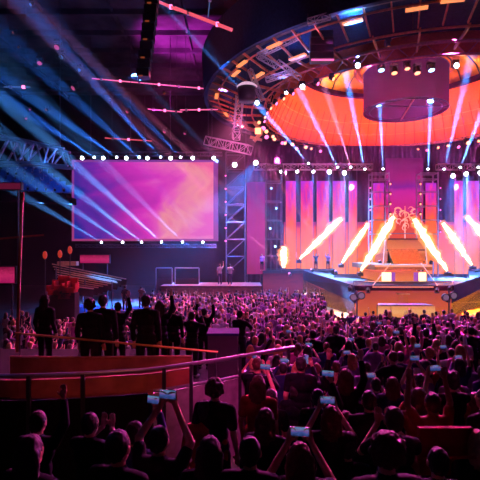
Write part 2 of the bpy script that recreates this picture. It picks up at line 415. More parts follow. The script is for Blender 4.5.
# ring beams rising from the back truss
RB = [(309, 164, 257, 104, 38, 1.7), (338, 168, 300, 92, 38, 1.3), (351, 168, 325, 88, 37, .55), (365, 170, 350, 95, 38, 1.5), (383, 170, 378, 68, 37, 1.6),
      (428, 170, 432, 68, 37, 1.6), (444, 170, 462, 95, 38, 1.4), (460, 168, 482, 112, 38, 1.4), (478, 168, 512, 100, 38, 1.2)]
for k, (x, y, x2, y2, D2, e) in enumerate(RB):
    beamlamp(P(x, y, 48.9), P(x2, y2, D2), 'lamp on the back truss throwing a pale blue beam up, number %d from the left' % (k+1),
             (.06, .27, 1) if k != 2 else (1, .3, .7), e*2.8e6, 3.3, 'beam lamps on the back truss', .9, False)

# ------------------------------------------------------------------ inner towers left and right of the centre panel
for s, (x0, x1) in (('left', (372, 389)), ('right', (421, 438))):
    t = thing('truss_tower', 'lamp-covered tower with an orange LED panel just %s of the centre magenta panel' % s, 'truss tower', (P((x0+x1)/2, 0, 48).x, 48, 0))
    xs = [P(x0, 0, 48).x, P(x1, 0, 48).x]; zt = P(0, 172, 48).z
    for x in xs:
        for y in (48, 49.2): obj('chord', tube(B(), (x, y, 0), (x, y, zt), .07), M['steel'], t)
    for yy in (173, 179, 192, 206, 220, 234):
        z = P(0, yy, 48).z; bm = B()
        for y in (48, 49.2): beam(bm, (xs[0], y, z), (xs[1], y, z), .09, .09)
        for x in xs: beam(bm, (x, 48, z), (x, 49.2, z), .09, .09)
        obj('shelf_frame', bm, M['steel'], t)
    p0, p1 = (x0+1.5, x1-5) if s == 'left' else (x0+5, x1-1.5)
    led_box(t, p0, p1, 183, 262, 48.5, LEDCOL)
    xi = x1+1 if s == 'left' else x0-1
    for k in range(6):
        p = P(xi, 184+k*10, 47.8)
        lamp(p, p+Vector((0, -3, -.5)), 'small orange lamp up the inner edge of %s panel tower, number %d down' % (s, k+1), 'orange lamps on the panel towers', .75, 'lenso')
    xo = x0-2 if s == 'left' else x1+2
    for k in range(5):
        p = P(xo, 188+k*11, 47.8)
        lamp(p, p+Vector((0, -3, -.5)), 'small pink lamp up the outer edge of %s panel tower, number %d down' % (s, k+1), 'pink lamps on the panel towers', .6, 'lensp')
t = thing('video_wall', 'magenta centre panel high behind the stage between the two panel towers', 'video wall', (P(403, 0, 50).x, 50, 0))
led_box(t, 386, 423, 158, 262, 50.2, led('centre_picture', [(0, 'ff6a20'), (.42, 'e83a28'), (.5, 'd81a80'), (.68, 'c41a98'), (.72, '7a1490'), (.8, '9a1070'), (1, '5a0844')], .85, .04, 3))
a, b = P(386, 262, 50.4), P(423, 262, 50.4); obj('plinth', box(B(), (a.x, 50.2, 0), (b.x, 50.5, a.z)), M['black'], t)

# ------------------------------------------------------------------ stage
X0 = P(403, 0, 34).x
def sx(px, D): return P(px, 0, D).x
t = thing('stage', 'broad stage with a projecting centre deck, glowing orange', 'stage', (X0, 40, 0))
zd = 2.2; zw = P(0, 270, 48).z
f0, f1 = sx(356, 34), sx(451, 34)
obj('thrust_deck', prism(B(), [(f0, 34), (f1, 34), (sx(470, 44), 44), (sx(470, 44), 53), (sx(335, 44), 53), (sx(335, 44), 44)], 0.0, zd), M['deck'], t)
obj('deck_fascia', box(B(), (f0, 33.93, .0), (f1, 34, zd-.28)), led('fascia_picture', [(0, 'f07a34'), (.5, 'e4603a'), (1, 'c04a38')], .7, .2, 4), t)
obj('deck_edge', box(B(), (f0-.15, 33.85, zd-.22), (f1+.15, 34.1, zd+.12)), M['curtain'], t)
obj('edge_light', box(B(), (f0+1.2, 33.8, zd-.02), (f1-1.4, 33.86, zd+.05)), M['stripw'], t)
obj('edge_rail', poly(B(), [(f0-.2, 34, zd+.12), (f0-.2, 34, zd+.42), (f1+.2, 34, zd+.42), (f1+.2, 34, zd+.12)], .035), M['rail'], t)
bm = B(); wl = sx(263, 46)
obj('wing_deck', prism(B(), [(wl, 46), (sx(330, 46), 46), (sx(336, 52), 52.2), (wl, 52.2)], 0.0, zw), M['deck'], t)
obj('wing_deck', prism(B(), [(sx(475, 46), 46), (sx(545, 46), 46), (sx(545, 46), 52.2), (sx(468, 52), 52.2)], 0.0, zw), M['deck'], t)
obj('wing_fascia', box(B(), (wl, 45.9, .2), (sx(330, 46), 46, zw-.25)), led('wing_picture', [(0, '8a1a28'), (.5, 'a42a30'), (1, '6a1428')], .5, .4, 9), t)
obj('wing_edge', box(B(), (wl, 45.82, zw-.25), (sx(330, 46), 46, zw+.05)), M['black'], t)
for s, (ax, bx) in (('l', (303, 355)), ('r', (500, 452))):
    A, Bp = Vector((sx(ax, 45), 45, 0)), Vector((sx(bx, 34), 34, 0))
    n = (Bp-A).normalized(); sd = Vector((n.y, -n.x, 0))*(1 if s == 'l' else -1)*-.12
    pr = [(A.x, A.y, 2.0, zw+.1), (Bp.x, Bp.y, 1.0, zd+.1), (Bp.x+sd.x, Bp.y+sd.y, 1.0, zd+.1), (A.x+sd.x, A.y+sd.y, 2.0, zw+.1)]
    obj('side_screen', prism(B(), pr, 0, 1), led('dusk_picture_'+s, [(0, '201050'), (.5, '1a1c60'), (1, '4a1a48')], .4, .3, 5), t)
    C1, C2 = ((sx(335, 44), 44), (sx(332, 46), 47)) if s == 'l' else ((sx(470, 44), 44), (sx(473, 46), 47))
    q = [(A.x, A.y, 0, zw-.02), (Bp.x, Bp.y, 0, zd-.02), (C1[0], C1[1], 0, zd-.02), (C2[0], C2[1], 0, zw-.02)]
    obj('side_deck', prism(B(), q if s == 'l' else q[::-1], 0, 1), M['deck'], t)
    pr2 = [(p[0]+(.12 if s == 'l' else -.12)*.0, p[1]-.0, .02, p[2]) for p in pr]
    obj('side_light_fascia', prism(B(), pr2, 0, 1), led('amber_light_glow_'+s, [(0, 'ffa030'), (.6, 'f08028'), (1, 'c04a28')], .8, .3, 4), t)  # orange stage light below the side screen put in as emission
for s_, x0, x1 in (('left', 300, 356), ('right', 452, 520)):  # slabs with the orange light on the floor painted into their colour
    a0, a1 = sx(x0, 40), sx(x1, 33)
    m_ = tag(obj('amber_light_slab', box(B(), (min(a0, sx(x0, 33)), 30.5, .0), (a1 if s_ == 'left' else sx(520, 40), 44 if s_ == 'left' else 44, .06)), pbr('painted_amber_light_'+s_, 'c8823c', .8)), 'floor slab with amber light painted on, at the %s of the centre deck' % s_, 'floor area')
# risers and stairs
t = thing('stage_riser', 'stepped orange-lit riser with stairs in the middle of the stage', 'riser', (X0, 41, zd))
y1 = 39; za = P(0, 267, y1).z
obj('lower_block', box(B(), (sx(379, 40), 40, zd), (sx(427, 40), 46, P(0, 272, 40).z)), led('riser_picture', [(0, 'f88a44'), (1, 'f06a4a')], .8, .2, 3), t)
obj('platform', box(B(), (sx(375, y1), y1, P(0, 270, y1).z), (sx(432, y1), 47, P(0, 265, y1).z)), pbr('olive_deck', '8a6038', .5), t)
a = P(375, 265.5, y1-.06)
obj('platform_edge', box(B(), (a.x, y1-.06, P(0, 267, y1).z), (sx(432, y1), y1, P(0, 265, y1).z)), M['stripw'], t)
for x0, x1, mm in ((382, 391, 'glowy'), (419, 426, 'glowy'), (391.5, 395, 'plum'), (414, 418, 'plum')):
    a, b = P(x0, 285, 39.9), P(x1, 272.5, 39.9); obj('light_panel', box(B(), (a.x, 39.85, a.z), (b.x, 39.98, b.z)), M[mm], t)
zt0 = P(0, 265, 40).z; zt1 = P(0, 238.5, 44).z
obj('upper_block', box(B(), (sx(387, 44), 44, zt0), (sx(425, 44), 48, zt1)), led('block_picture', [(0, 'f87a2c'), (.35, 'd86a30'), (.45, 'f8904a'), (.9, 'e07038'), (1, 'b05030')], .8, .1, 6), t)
sb = B()
for k in range(9): box(sb, (sx(391, 43), 42.3+k*.18, zt0-.05), (sx(421, 43), 44, zt0+(zt1-zt0)*(k+1)/16))
obj('stairs', sb, pbr('stair_amber', 'c87a3c', .8), t)
for yy in (239, 250, 262):
    a, b = P(387, yy, 43.9), P(425, yy, 43.9); obj('step_edge', box(B(), (a.x, 43.85, a.z-.06), (b.x, 43.98, a.z+.06)), M['curtain'], t)
for x in (383, 427):
    a, b = P(x, 264, 41), P(x+(2 if x < 400 else -2), 240, 43.7)
    obj('stair_side', beam(B(), a, b, .1, .1), M['stripw'], t)
a, b = P(386, 250, 45.2), P(424, 237, 45.2)
obj('top_rail', poly(B(), [(a.x, 45.3, a.z+.6), (a.x, 45.3, b.z+.35), (b.x, 45.3, b.z+.35), (b.x, 45.3, a.z+.6)], .05), M['rail'], t)
for s, (xa_, xb_) in (('left', (391, 370)), ('right', (421, 440))):
    tag(obj('slanting_pipe', tube(B(), P(xa_, 263, 38.5), P(xb_, 289, 34.3), .03), M['stripw']), 'glowing pipe slanting down from the riser to the %s front corner of the stage' % s, 'pipe')
# winged emblem at the top of the stairs
em = B(); rr = random.Random(5)
for s_ in (-1, 1):
    for k in range(8):
        c = P(405+s_*(1.5+k*1.25), 226-(k % 4)*4.2-k*.6, 47); ang = rr.uniform(0, 3); cur = rr.uniform(.4, .8)
        pts = [c]
        for q in range(7): pts.append(pts[-1]+Vector((s_*math.cos(ang+q*cur)*.2, rr.uniform(-.03, .03), math.sin(ang+q*cur)*.2)))
        for i in range(6): tube(em, pts[i], pts[i+1], .075*(1-i/8), .075*(1-(i+1)/8), 5)
tube(em, P(405, 246, 47.3), P(405, 206, 47.1), .08, .03)
tag(obj('winged_ornament', em, emis('pale_gold_glow', 'ff9c80', .85, 'd0a070')), 'curling pale pink winged ornament at the top of the stairs between the tallest flames', 'ornament')
# lit table in front of the stage
t = thing('front_table', 'long glowing peach table on the floor in front of the centre deck', 'table', (X0, 32, 0))
a, b = P(379, 304, 32), P(427, 304, 32); h = a.z
obj('tabletop', prism(B(), [(a.x-.2, 31.4), (b.x+.2, 31.4), (b.x-.1, 32.6), (a.x+.1, 32.6)], h-.08, h), M['bench'], t)
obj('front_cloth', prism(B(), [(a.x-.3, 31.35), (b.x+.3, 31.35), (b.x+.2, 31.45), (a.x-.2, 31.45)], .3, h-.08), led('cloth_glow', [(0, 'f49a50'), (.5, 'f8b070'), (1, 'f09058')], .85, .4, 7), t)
for x in (a.x, b.x):
    for y in (31.6, 32.4): obj('leg', tube(B(), (x, y, 0), (x, y, h-.08), .04), M['steeld'], t)
a, b = P(398, 309, 33.6), P(407, 292, 33.6)
t = thing('lectern', 'narrow orange framed lectern in front of the centre deck', 'lectern', (P(402, 0, 33.4).x, 33.4, 0))
obj('front_panel', box(B(), (a.x, 33.35, .0), (b.x, 33.5, 1.7)), led('lectern_glow', [(0, 'e06a38'), (1, 'd8603c')], .6, .3, 5), t)
obj('top', box(B(), (a.x-.08, 33.2, 1.7), (b.x+.08, 33.75, 1.78)), M['bench'], t)

# ------------------------------------------------------------------ flames
flm = volume('flame_halo', em=1.5, ecol=(1, .28, .06)); core = emis('flame_core', 'ffe6a8', 3.2)
FL = [((283.5, 268), (284, 247), 46, .55, 'short upright flame at the left end of the stage'), ((300, 259), (341, 219), 45, .42, 'long flame slanting up to the right in front of the LED columns'),
      ((342, 263), (368, 224), 43, .4, 'flame slanting up to the right, left of the riser'), ((361, 271), (394, 217), 40, .5, 'tallest flame left of the stairs, tip by the ornament'),
      ((447, 271), (414, 219), 40, .5, 'tallest flame right of the stairs, tip by the ornament'), ((472, 265), (443, 223), 43, .42, 'flame slanting up to the left, right of the riser'),
      ((504, 260), (467, 217), 45, .42, 'long flame slanting up to the left at the picture edge')]
for k, (p0, p1, D, wd, lab) in enumerate(FL):
    a, b = P(*p0, D), P(*p1, D+.5); t = thing('flame', lab, 'flame', a)
    for nm, sc, mm in (('flame_core', .62, core), ('flame_halo', 1.35, flm)):
        bm = B(); rr = random.Random(k); n = 16; seg = 12; x, y = frame(b-a); rings = []
        for i in range(n+1):
            f = i/n; r = wd*sc*(.25+1.5*f**.9-1.25*f**3.2)*rr.uniform(.8, 1.15)+.02
            off = (x*rr.uniform(-.1, .1)+y*rr.uniform(-.1, .1))*wd*(0 if i == 0 else 1)
            c = a+(b-a)*f*(1 if sc < 1 else 1.05)+off
            rings.append([bm.verts.new(c+(x*math.cos(2*PI*j/seg)+y*math.sin(2*PI*j/seg))*r*rr.uniform(.75, 1.2)) for j in range(seg)])
        for i in range(n):
            for j in range(seg): bm.faces.new((rings[i][j], rings[i][(j+1) % seg], rings[i+1][(j+1) % seg], rings[i+1][j]))
        bm.faces.new(rings[0][::-1]); bm.faces.new(rings[-1])
        obj(nm, bm, mm, t, True)
    nz = B(); q = a-(b-a).normalized()*.15
    cbox(nz, (q.x, q.y, q.z-.15), (.45, .45, .3)); tube(nz, q, a, .09)
    obj('nozzle', nz, M['dark'], t)
    l = bpy.data.lights.new('flame_light', 'POINT'); l.energy = 90; l.color = (1, .35, .1); l.shadow_soft_size = .5
    o = bpy.data.objects.new('flame_light', l); COL.objects.link(o); o.location = (a+b)/2+Vector((0, -1.2, 0))

# ------------------------------------------------------------------ floor beams crossing on the stage
SB = [(355, 300, 314, 258, 36, BLUEW, 1.3), (357, 297, 322, 246, 37, PINK, .5), (350, 288, 318, 232, 40, PINK, .45), (336, 272, 300, 214, 44, PINK, .3), (290, 274, 243, 228, 40, PINK, .25), (312, 270, 272, 232, 42, PINK, .35),
      (380, 262, 352, 200, 44, PINK, .25), (431, 262, 456, 200, 44, PINK, .25), (448, 299, 484, 262, 36, BLUEW, 1.3), (446, 297, 470, 246, 37, PINK, .5), (450, 288, 478, 236, 40, PINK, .45), (425, 258, 462, 206, 44, PINK, .3),
      (368, 290, 360, 240, 40, PINK, .25), (437, 290, 446, 240, 40, PINK, .25)]
for k, (x, y, x2, y2, D2, c, e) in enumerate(SB):
    Ds = 33.2 if y > 285 else 45
    beamlamp(P(x, y, Ds), P(x2, y2, D2), '%s beam lamp standing on the stage, number %d round the stage from the left corner' % ('blue' if c is BLUEW else 'pink', k+1), c, e*(3.0e6 if c is BLUEW else 9e6), 2.2, 'beam lamps on the stage', .8, False, 'lensw' if c is BLUEW else 'lensp')
for s, x in (('left', 357), ('right', 449)):
    t = thing('lamp_stand', 'floor stand with two big round lamps at the %s corner of the centre deck' % s, 'lamp stand', (P(x, 0, 31).x, 31, 0))
    c = P(x, 312, 31)
    bm = B(); tube(bm, (c.x, 31, .3), (c.x, 31, 2.2), .05)
    for q in range(3):
        tube(bm, (c.x, 31, .5), (c.x+.5*math.cos(q*2.1), 31+.5*math.sin(q*2.1), .0), .03)
    obj('tripod', bm, M['steeld'], t)
    for dx, dz in ((-.28, .0), (.26, .12)):
        h = obj('lamp_head', lathe(B(), [(0, .3), (.2, .3), (.27, .2), (.27, 0), (.24, 0), (.22, .04), (0, .04)], 16, (c.x+dx, 30.8, 1.75+dz), axis='Y'), M['dark'], t)
        obj('lens', lathe(B(), [(0, .02), (.2, .02)], 16, (c.x+dx, 30.8, 1.75+dz), axis='Y'), emis('frosted_lens', 'b090b0', .35), h)

# ------------------------------------------------------------------ round rig above the stage
RX, RY = 15.4, 42.0
t = thing('round_lighting_rig', 'huge round lighting rig with an orange draped opening hanging over the stage', 'lighting rig', (RX, RY, 17.4))
cc = (RX, RY, 0)
def ringpt_(r, an, z): return Vector((RX+r*math.cos(an), RY+r*math.sin(an), z))
obj('drape', lathe(B(), [(12.9, 17.7), (12.3, 19), (11.3, 21), (10.2, 22.6)], 120, cc), M['drape'], t, True)
for r_, z_ in ((12.35, 18.9), (11.75, 20.1)): obj('drape_hoop', poly(B(), [ringpt_(r_, 2*PI*i/96, z_) for i in range(97)], .05, 5), M['domecloth'], t)
for k in range(72):
    a_ = 2*PI*k/72; obj('drape_seam', tube(B(), ringpt_(12.85, a_, 17.75), ringpt_(11.3, a_, 20.95), .03, n=4), M['red'], t)
obj('dark_hoop', lathe(B(), [(10.25, 22.5), (9.7, 22.5), (9.7, 22.95), (10.25, 22.95)], 90, cc, close=True), M['curtain'], t)
bm = B(); lathe(bm, [(10.2, 22.9), (9.6, 24), (8, 24.9), (4, 25.6), (0, 25.8)], 90, cc); obj('dome', bm, M['domecloth'], t, True)
for k in range(30):
    an = 2*PI*k/30; bm = B()
    for (r0, z0), (r1, z1) in zip([(10.1, 22.95), (9.5, 23.9), (7.9, 24.8), (4, 25.5)], [(9.5, 23.9), (7.9, 24.8), (4, 25.5), (0.3, 25.7)]):
        beam(bm, (RX+r0*math.cos(an), RY+r0*math.sin(an), z0), (RX+r1*math.cos(an), RY+r1*math.sin(an), z1), .1, .1)
    obj('dome_rib', bm, M['steeld'], t)
obj('outer_band', lathe(B(), [(18.4, 18.8), (18.7, 18.8), (18.9, 22.3), (18.6, 22.3)], 120, cc, close=True), M['ringblue'], t)
obj('outer_flange', lathe(B(), [(17.5, 19.2), (18.5, 19.2), (18.5, 19.4), (17.5, 19.4)], 120, cc, close=True), M['steeld'], t)
obj('rig_deck', lathe(B(), [(12.9, 19.2), (18.5, 20.2), (18.5, 20.3), (12.9, 19.3)], 120, cc, close=True), M['ringblue'], t)
def ringpt(r, an, z): return Vector((RX+r*math.cos(an), RY+r*math.sin(an), z))
pinkm = pbr('warm_lit_tube', 'd08060', .4, .2)  # warm light on the rig metal put into its base colour
for r, z, w_ in ((13.1, 17.6, .14), (13.1, 18.5, .09), (14.3, 17.9, .1), (15.8, 18.1, .11), (17.4, 18.9, .1)):
    obj('hoop', poly(B(), [ringpt(r, 2*PI*i/96, z) for i in range(97)], w_/2+.02, 5), pinkm, t)
for k in range(36):
    an = 2*PI*(k+.3)/36
    obj('radial_truss', beam(B(), ringpt(13.1, an, 18), ringpt(15.8, an, 18.2), .09, .2), pinkm, t)
for k in range(72):
    an = 2*PI*(k+.5)/72
    obj('rafter', beam(B(), ringpt(15.8, an, 18.3), ringpt(18.4, an, 19.3), .08, .16), pinkm, t)
lb = B()
for i in range(96):
    a0, a1 = 2*PI*i/96, 2*PI*(i+1)/96
    z0, z1 = (17.6, 18.5) if i % 2 else (18.5, 17.6)
    tube(lb, ringpt(13.1, a0, z0), ringpt(13.1, a1, z1), .035, n=4)
obj('rim_lattice', lb, pinkm, t)
for k in range(34):
    if k % 3 != 0 and k % 7: continue
    an = -PI/2+(k-17)*.105; r = 17.6 if k % 2 else 17.2
    bm = B(); a, b = ringpt(r, an-.035, 18.75), ringpt(r, an+.035, 18.75)
    beam(bm, a, b, .3, .1); obj('light_box', bm, M['orangebox'], t)
for an in (-PI/2-.01, -2.35, -2.6, -1.0):
    bm = B(); beam(bm, ringpt(16.4, an-.04, 18.0), ringpt(16.4, an+.04, 18.0), .3, .12); obj('light_box', bm, M['orangebox'], t)
for k in range(12):
    an = 2*PI*k/12+.2; obj('hanger', tube(B(), ringpt(16, an, 18.2), ringpt(16, an, ZC), .03), M['steeld'], t)
# small lamps round the far rim
for k in range(38):
    an = .05+k*(PI-.1)/37
    p = ringpt(13.3+.35*(k % 2), an, 17.15-.25*(k % 3 == 0))
    q = P(0, 0, 1)
    lamp(p, p+Vector((R.uniform(-.6, .6), -2, -1.2)), 'small warm lamp in the row under the far rim of the round rig', 'lamps under the far rim of the round rig', R.uniform(1.0, 1.6), 'lenso' if k % 3 else 'lensp')
for k in range(10):
    an = PI*.98+k*.1
    p = ringpt(13.2, an, 17.3)
    lamp(p, p+Vector((1, -1, -1)), 'small lamp on the tangled left rim of the round rig', 'lamps on the left rim of the round rig', 1.0, 'lenso' if k % 2 else 'lensp')
for k, (x, y, D_, lab) in enumerate(((257, 103, 38, 'bright white lamp on the left rim of the round rig'), (302, 87, 31.5, 'bright lamp under the near left edge of the round opening'), (286, 93, 32, 'bluish lamp left of the opening edge in the round rig'),
                              (357, 66, 30, 'bright lamp with a blue flare left of the round drum'), (455, 66, 30, 'bright lamp with a blue flare right of the round drum'))):
    p = P(x, y, D_); lamp(p, p+Vector((0, -3, -.8)), lab, None, 1.2 if k != 2 else .8, 'lensw')
    if k == 0: light(p+Vector((0, -.4, 0)), P(215, 60, 33), BLUE, 160000, 16, .9, .1)
    elif k in (3, 4): light(p+Vector((0, 0, .5)), P(x+(-4 if k == 3 else 12), 20, 28), BLUE, 400000, 50, .9, .1)
    else: light(p+Vector((0, 0, .4)), P(x-8, 30, 30), BLUE, 5000, 110, .9, .1)
# blue and warm light on the rig itself
for x in (372, 405, 440, 475, 330): light(P(x, 46, 34), P(x+4, 10, 26), (.05, .25, 1) if x != 405 else (1, .3, .2), 40000, 95, .9, .2)
light(P(300, 110, 30), P(280, 50, 28), (1, .25, .35), 9000, 90, .9, .2)
for x in (390, 430, 470): light(P(x, 40, 31), P(x, 5, 24.5), (1, .3, .12), 6000, 90, .9, .2)
for k in range(16):
    an = 2*PI*k/16+.1; p = ringpt(8.6, an, 18.0)
    light(p, ringpt(11.6, an, 21), (1, .21, .14), 8500, 140, .9, .2)
for k in range(6):
    an = 2*PI*k/6+.15; p = ringpt(6.5, an, 22.3)
    light(p, ringpt(8.5, an, 26), (1, .5, .16), 14000, 130, .9, .2)

# drum screen, the magenta light on its skin put in as low emission
t = thing('drum_screen', 'big dark magenta cylindrical screen hanging in the middle of the round rig', 'drum screen', (RX, RY, 18))
obj('shell', lathe(B(), [(3.75, 18), (3.75, 21.6)], 64, cc), led('drum_painted_glow', [(0, '7a0a48'), (.5, '600840'), (1, '50104a')], .42, .25, 3), t, True)
bm = B(); lathe(bm, [(0, 18.3), (3.7, 18.3)], 64, cc); obj('underside', bm, led('drum_under_glow', [(0, '8a1c5a'), (1, '6a1450')], .35, .3, 3), t)
for r, z in ((3.75, 18.0), (3.75, 21.6), (3.2, 18.05)):
    obj('hoop', poly(B(), [ringpt(r, 2*PI*i/48, z) for i in range(49)], .06, 5), M['steeld'], t)
obj('cross_bar', beam(B(), (RX-.4, RY-3.6, 18.15), (RX+.9, RY+3.6, 18.15), .12, .1), pinkm, t)
obj('cross_bar', beam(B(), (RX-3.7, RY-.8, 18.15), (RX+3.7, RY-.8, 18.15), .1, .1), M['steeld'], t)
t = thing('drum_truss', 'round truss ring over the top of the drum screen', 'truss', (RX, RY, 21.9))
for r, z in ((4.1, 21.9), (4.6, 21.9), (4.35, 22.4)): obj('hoop', poly(B(), [ringpt(r, 2*PI*i/48, z) for i in range(49)], .05, 5), pinkm, t)
bm = B()
for i in range(48):
    a0 = 2*PI*i/48; a1 = 2*PI*(i+1)/48
    tube(bm, ringpt(4.1, a0, 21.9), ringpt(4.6, a1, 21.9), .03, n=4); tube(bm, ringpt(4.1, a0, 21.9), ringpt(4.35, a1, 22.4), .03, n=4); tube(bm, ringpt(4.6, a0, 21.9), ringpt(4.35, a1, 22.4), .03, n=4)
obj('bracing', bm, pinkm, t)
for k in range(4): obj('hanger', tube(B(), ringpt(4.35, .8+k*PI/2, 22.3), ringpt(4.35, .8+k*PI/2, ZC), .03), M['steeld'], t)
for k, (x, y, sc) in enumerate(((381, 67, 1.7), (394, 70, 1.7), (407, 66, 1.5), (417, 70, 1.7), (431, 67, 1.7), (388, 45, 1.2), (419, 45, 1.2))):
    p = P(x, y, 36.9 if k < 5 else 31); aim = p+Vector((0, -1, -3))
    lamp(p, aim, ('dark lamp hanging at the front of the drum screen, number %d from its left' % (k+1)) if k < 5 else ('small pink lamp on the rig above the drum, %s of the two' % ('left' if k == 5 else 'right')),
         'lamps round the drum', sc, 'lenso' if k not in (0, 4) else 'lensb')

# dark panel left of the drum made up as speaker cabinets, white-topped canister, tangle of parts
t = thing('speaker_array', 'big black hanging panel built as speaker cabinets, near left of the round opening', 'speaker', P(322, 60, 29))
a, b = P(310, 59, 29), P(334, 31, 29)
for k in range(4):
    z0 = a.z+(b.z-a.z)*k/4; z1 = a.z+(b.z-a.z)*(k+1)/4
    obj('cabinet', prism(B(), [(a.x+.02*k, 29-.05*k), (b.x-.02*k, 29-.05*k), (b.x-.1, 29.9), (a.x+.1, 29.9)], z0+.02, z1-.01), M['black'], t)
obj('lit_bottom_edge', box(B(), (a.x+.1, 28.95, a.z-.08), (b.x, 29.1, a.z-.01)), M['pinktube'], t)  # light on the panel's lower edge put in as a glowing strip
bm = B()
for x in (a.x+.2, b.x-.2): tube(bm, (x, 29.4, b.z), (x, 29.4, 17.9), .03)
obj('chain', bm, M['steeld'], t)
t = thing('canister_lamp', 'dark canister lamp with a glowing white top at the left edge of the round rig', 'lamp', P(247, 100, 33))
c = P(247, 100, 33); c2 = P(247, 88, 33)
obj('canister', lathe(B(), [(0, c.z-.1), (.6, c.z-.1), (.66, c.z+.2), (.72, c2.z), (.66, c2.z), (0, c2.z-.05)], 24, (c.x, c.y, 0)), M['dark'], t, True)
obj('glow_rim', lathe(B(), [(.5, c2.z+.0), (.74, c2.z), (.74, c2.z+.12), (.5, c2.z+.3)], 24, (c.x, c.y, 0), close=True), emis('white_rim', 'e8b8d8', .9), t, True)
obj('hanger', tube(B(), (c.x, c.y, c2.z), (c.x, c.y, ZC), .03), M['steeld'], t)
# left rim tangle: short trusses
for k, (x0, y0, x1, y1_, D_, lab) in enumerate(((258, 56, 300, 36, 31, 'short pink truss slanting along the left of the round rig'), (258, 56, 276, 66, 31, 'short stub truss bent back under the slanting pink truss'), (250, 70, 262, 100, 33, 'upright truss piece at the left rim of the round rig'), (266, 80, 292, 72, 32, 'small cross truss over the left rim lamps'),
                                       (308, 22, 330, 16, 27, 'small yellow-lit frame high on the near rig'), (278, 62, 300, 78, 31, 'crooked truss piece between the left rim lamps'))):
    tt = thing('short_truss', lab, 'truss', P(x0, y0, D_)); truss(tt, P(x0, y0, D_), P(x1, y1_, D_-.5), .3, .5, 'steel', .03)
    obj('hanger', tube(B(), P(x0, y0, D_), P(x0, y0, D_)+Vector((0, 0, max(.5, 18-P(x0, y0, D_).z))), .02), M['steeld'], tt)
light(P(290, 105, 27), P(275, 60, 31), (1, .3, .5), 6000, 80, .9, .2)

for x, c, e in ((215, (1, .15, .5), 5000), (232, (1, .2, .6), 9000), (262, (.9, .2, .7), 9000)): light(P(x, 262, 43), P(x+6, 200, 46), c, e, 90, .9, .3)
# truss pieces above the tower
t = thing('box_truss', 'pink-lit box truss jutting over the gap beside the video screen', 'truss', P(228, 145, 43))
truss(t, P(207, 141, 44), P(250, 150, 41.5), .8, .9, 'steel', .045)
for x in (212, 246): obj('hanger', tube(B(), P(x, 141 if x < 220 else 148, 43), P(x, 141, 43)+Vector((0, 0, 11)), .03), M['steeld'], t)
t = thing('box_truss', 'upright hanging truss tangled with cables between the ceiling and the box truss', 'truss', P(236, 140, 40))
truss(t, P(236, 139, 41), P(240, 96, 39), .6, .7, 'steel', .04)
cb_ = B()
for k in range(5):
    x = P(232+k*3, 0, 40).x; pts = [Vector((x+.3*math.sin(i*1.3+k*2), 40+.2*math.cos(i+k), 19.2-i*.5)) for i in range(9)]
    poly(cb_, pts, .035, 4)
obj('cable', cb_, M['dark'], t)
light(P(222, 128, 38), P(236, 135, 41), (1, .2, .6), 4000, 130, .9, .3)
light(P(228, 160, 40), P(232, 142, 43), (1, .15, .5), 6000, 110, .9, .3)
t = thing('bracket_lamp', 'orange-lit angled bracket with a lamp between the rig and the box truss', 'lamp', P(258, 130, 38))
bm = B(); beam(bm, P(254, 122, 38), P(262, 132, 38), .25, .3); beam(bm, P(262, 132, 38), P(254, 141, 38), .25, .3); beam(bm, P(250, 137, 38), P(262, 140, 38), .2, .2); obj('bracket', bm, M['bench'], t)
obj('lens', cbox(B(), P(258, 131, 37.8), (.5, .1, .5)), M['lenso'], t)
light(P(266, 128, 34), P(258, 132, 38), (1, .3, .15), 4000, 90, .9, .2)

# ------------------------------------------------------------------ ceiling strips, hanging speakers, small lamps at the left
def strip(p, q, D0, D1, mm, label, r=.06, nodes=5):
    a, b = P(*p, D0), P(*q, D1)
    t = thing('light_strip', label, 'light strip', a)
    obj('tube', tube(B(), a, b, r, n=8), M[mm], t)
    for k in range(nodes):
        c = a+(b-a)*(k+.5)/nodes; obj('clip', cbox(B(), c, (.2, .2, .22)), M['lensp' if k % 2 else 'steel'], t)
    for f in (.15, .85):
        c = a+(b-a)*f; obj('hanger', tube(B(), c, (c.x, c.y, ZC), .015, n=4), M['steeld'], t)
strip((92, 78.5), (209, 89), 46, 44, 'pinktube', 'long thin pink light strip under the ceiling above the video screen', .055, 6)
strip((148, 109), (182, 112), 44, 43, 'pinktube', 'short pink light strip ending at a lamp, below the long one', .05, 3)
strip((180, 110), (218, 109.5), 43, 43, 'pinktube', 'short level pink light strip pointing at the round rig', .05, 3)
strip((150, -2), (178, 10), 30, 29, 'salmontube', 'thick dim red light strip starting at the top edge of the picture', .09, 2)
strip((175, 8), (232, 30), 29, 28, 'salmontube', 'thick salmon light strip slanting down towards the round rig', .11, 2)
strip((4, 87), (30, 87), 36, 36, 'bluetube', 'short faint blue light strip at the far left', .05, 2)
strip((105, 138), (152, 141), 44, 44, 'salmontube', 'dim red light strip just above the lamp truss of the video screen', .05, 3)
strip((208, 17), (212, -20), 30, 27, 'bluetube', 'thin upright tube under the ceiling left of the round rig', .03, 1)
t = thing('speaker_array', 'curved string of black speaker cabinets hanging from the ceiling near the red strip', 'speaker', P(150, 60, 26))
for k in range(9):
    c = P(152-k*1.0-(k > 5)*.5, 2+k*9, 26+k*.05)
    obj('cabinet', cbox(B(), c, (.72, .6, .46)), M['dark'], t)
    if k % 2 == 0: obj('lamp', cbox(B(), c+Vector((-.1, -.32, -.22)), (.22, .05, .08)), M['lensdo'], t)
obj('hanger', tube(B(), P(152, 0, 26), P(152, 0, 26)+Vector((0, 0, 8)), .03), M['steeld'], t)
light(P(170, 45, 22), P(150, 35, 26), (1, .2, .3), 250, 70, .9, .3)
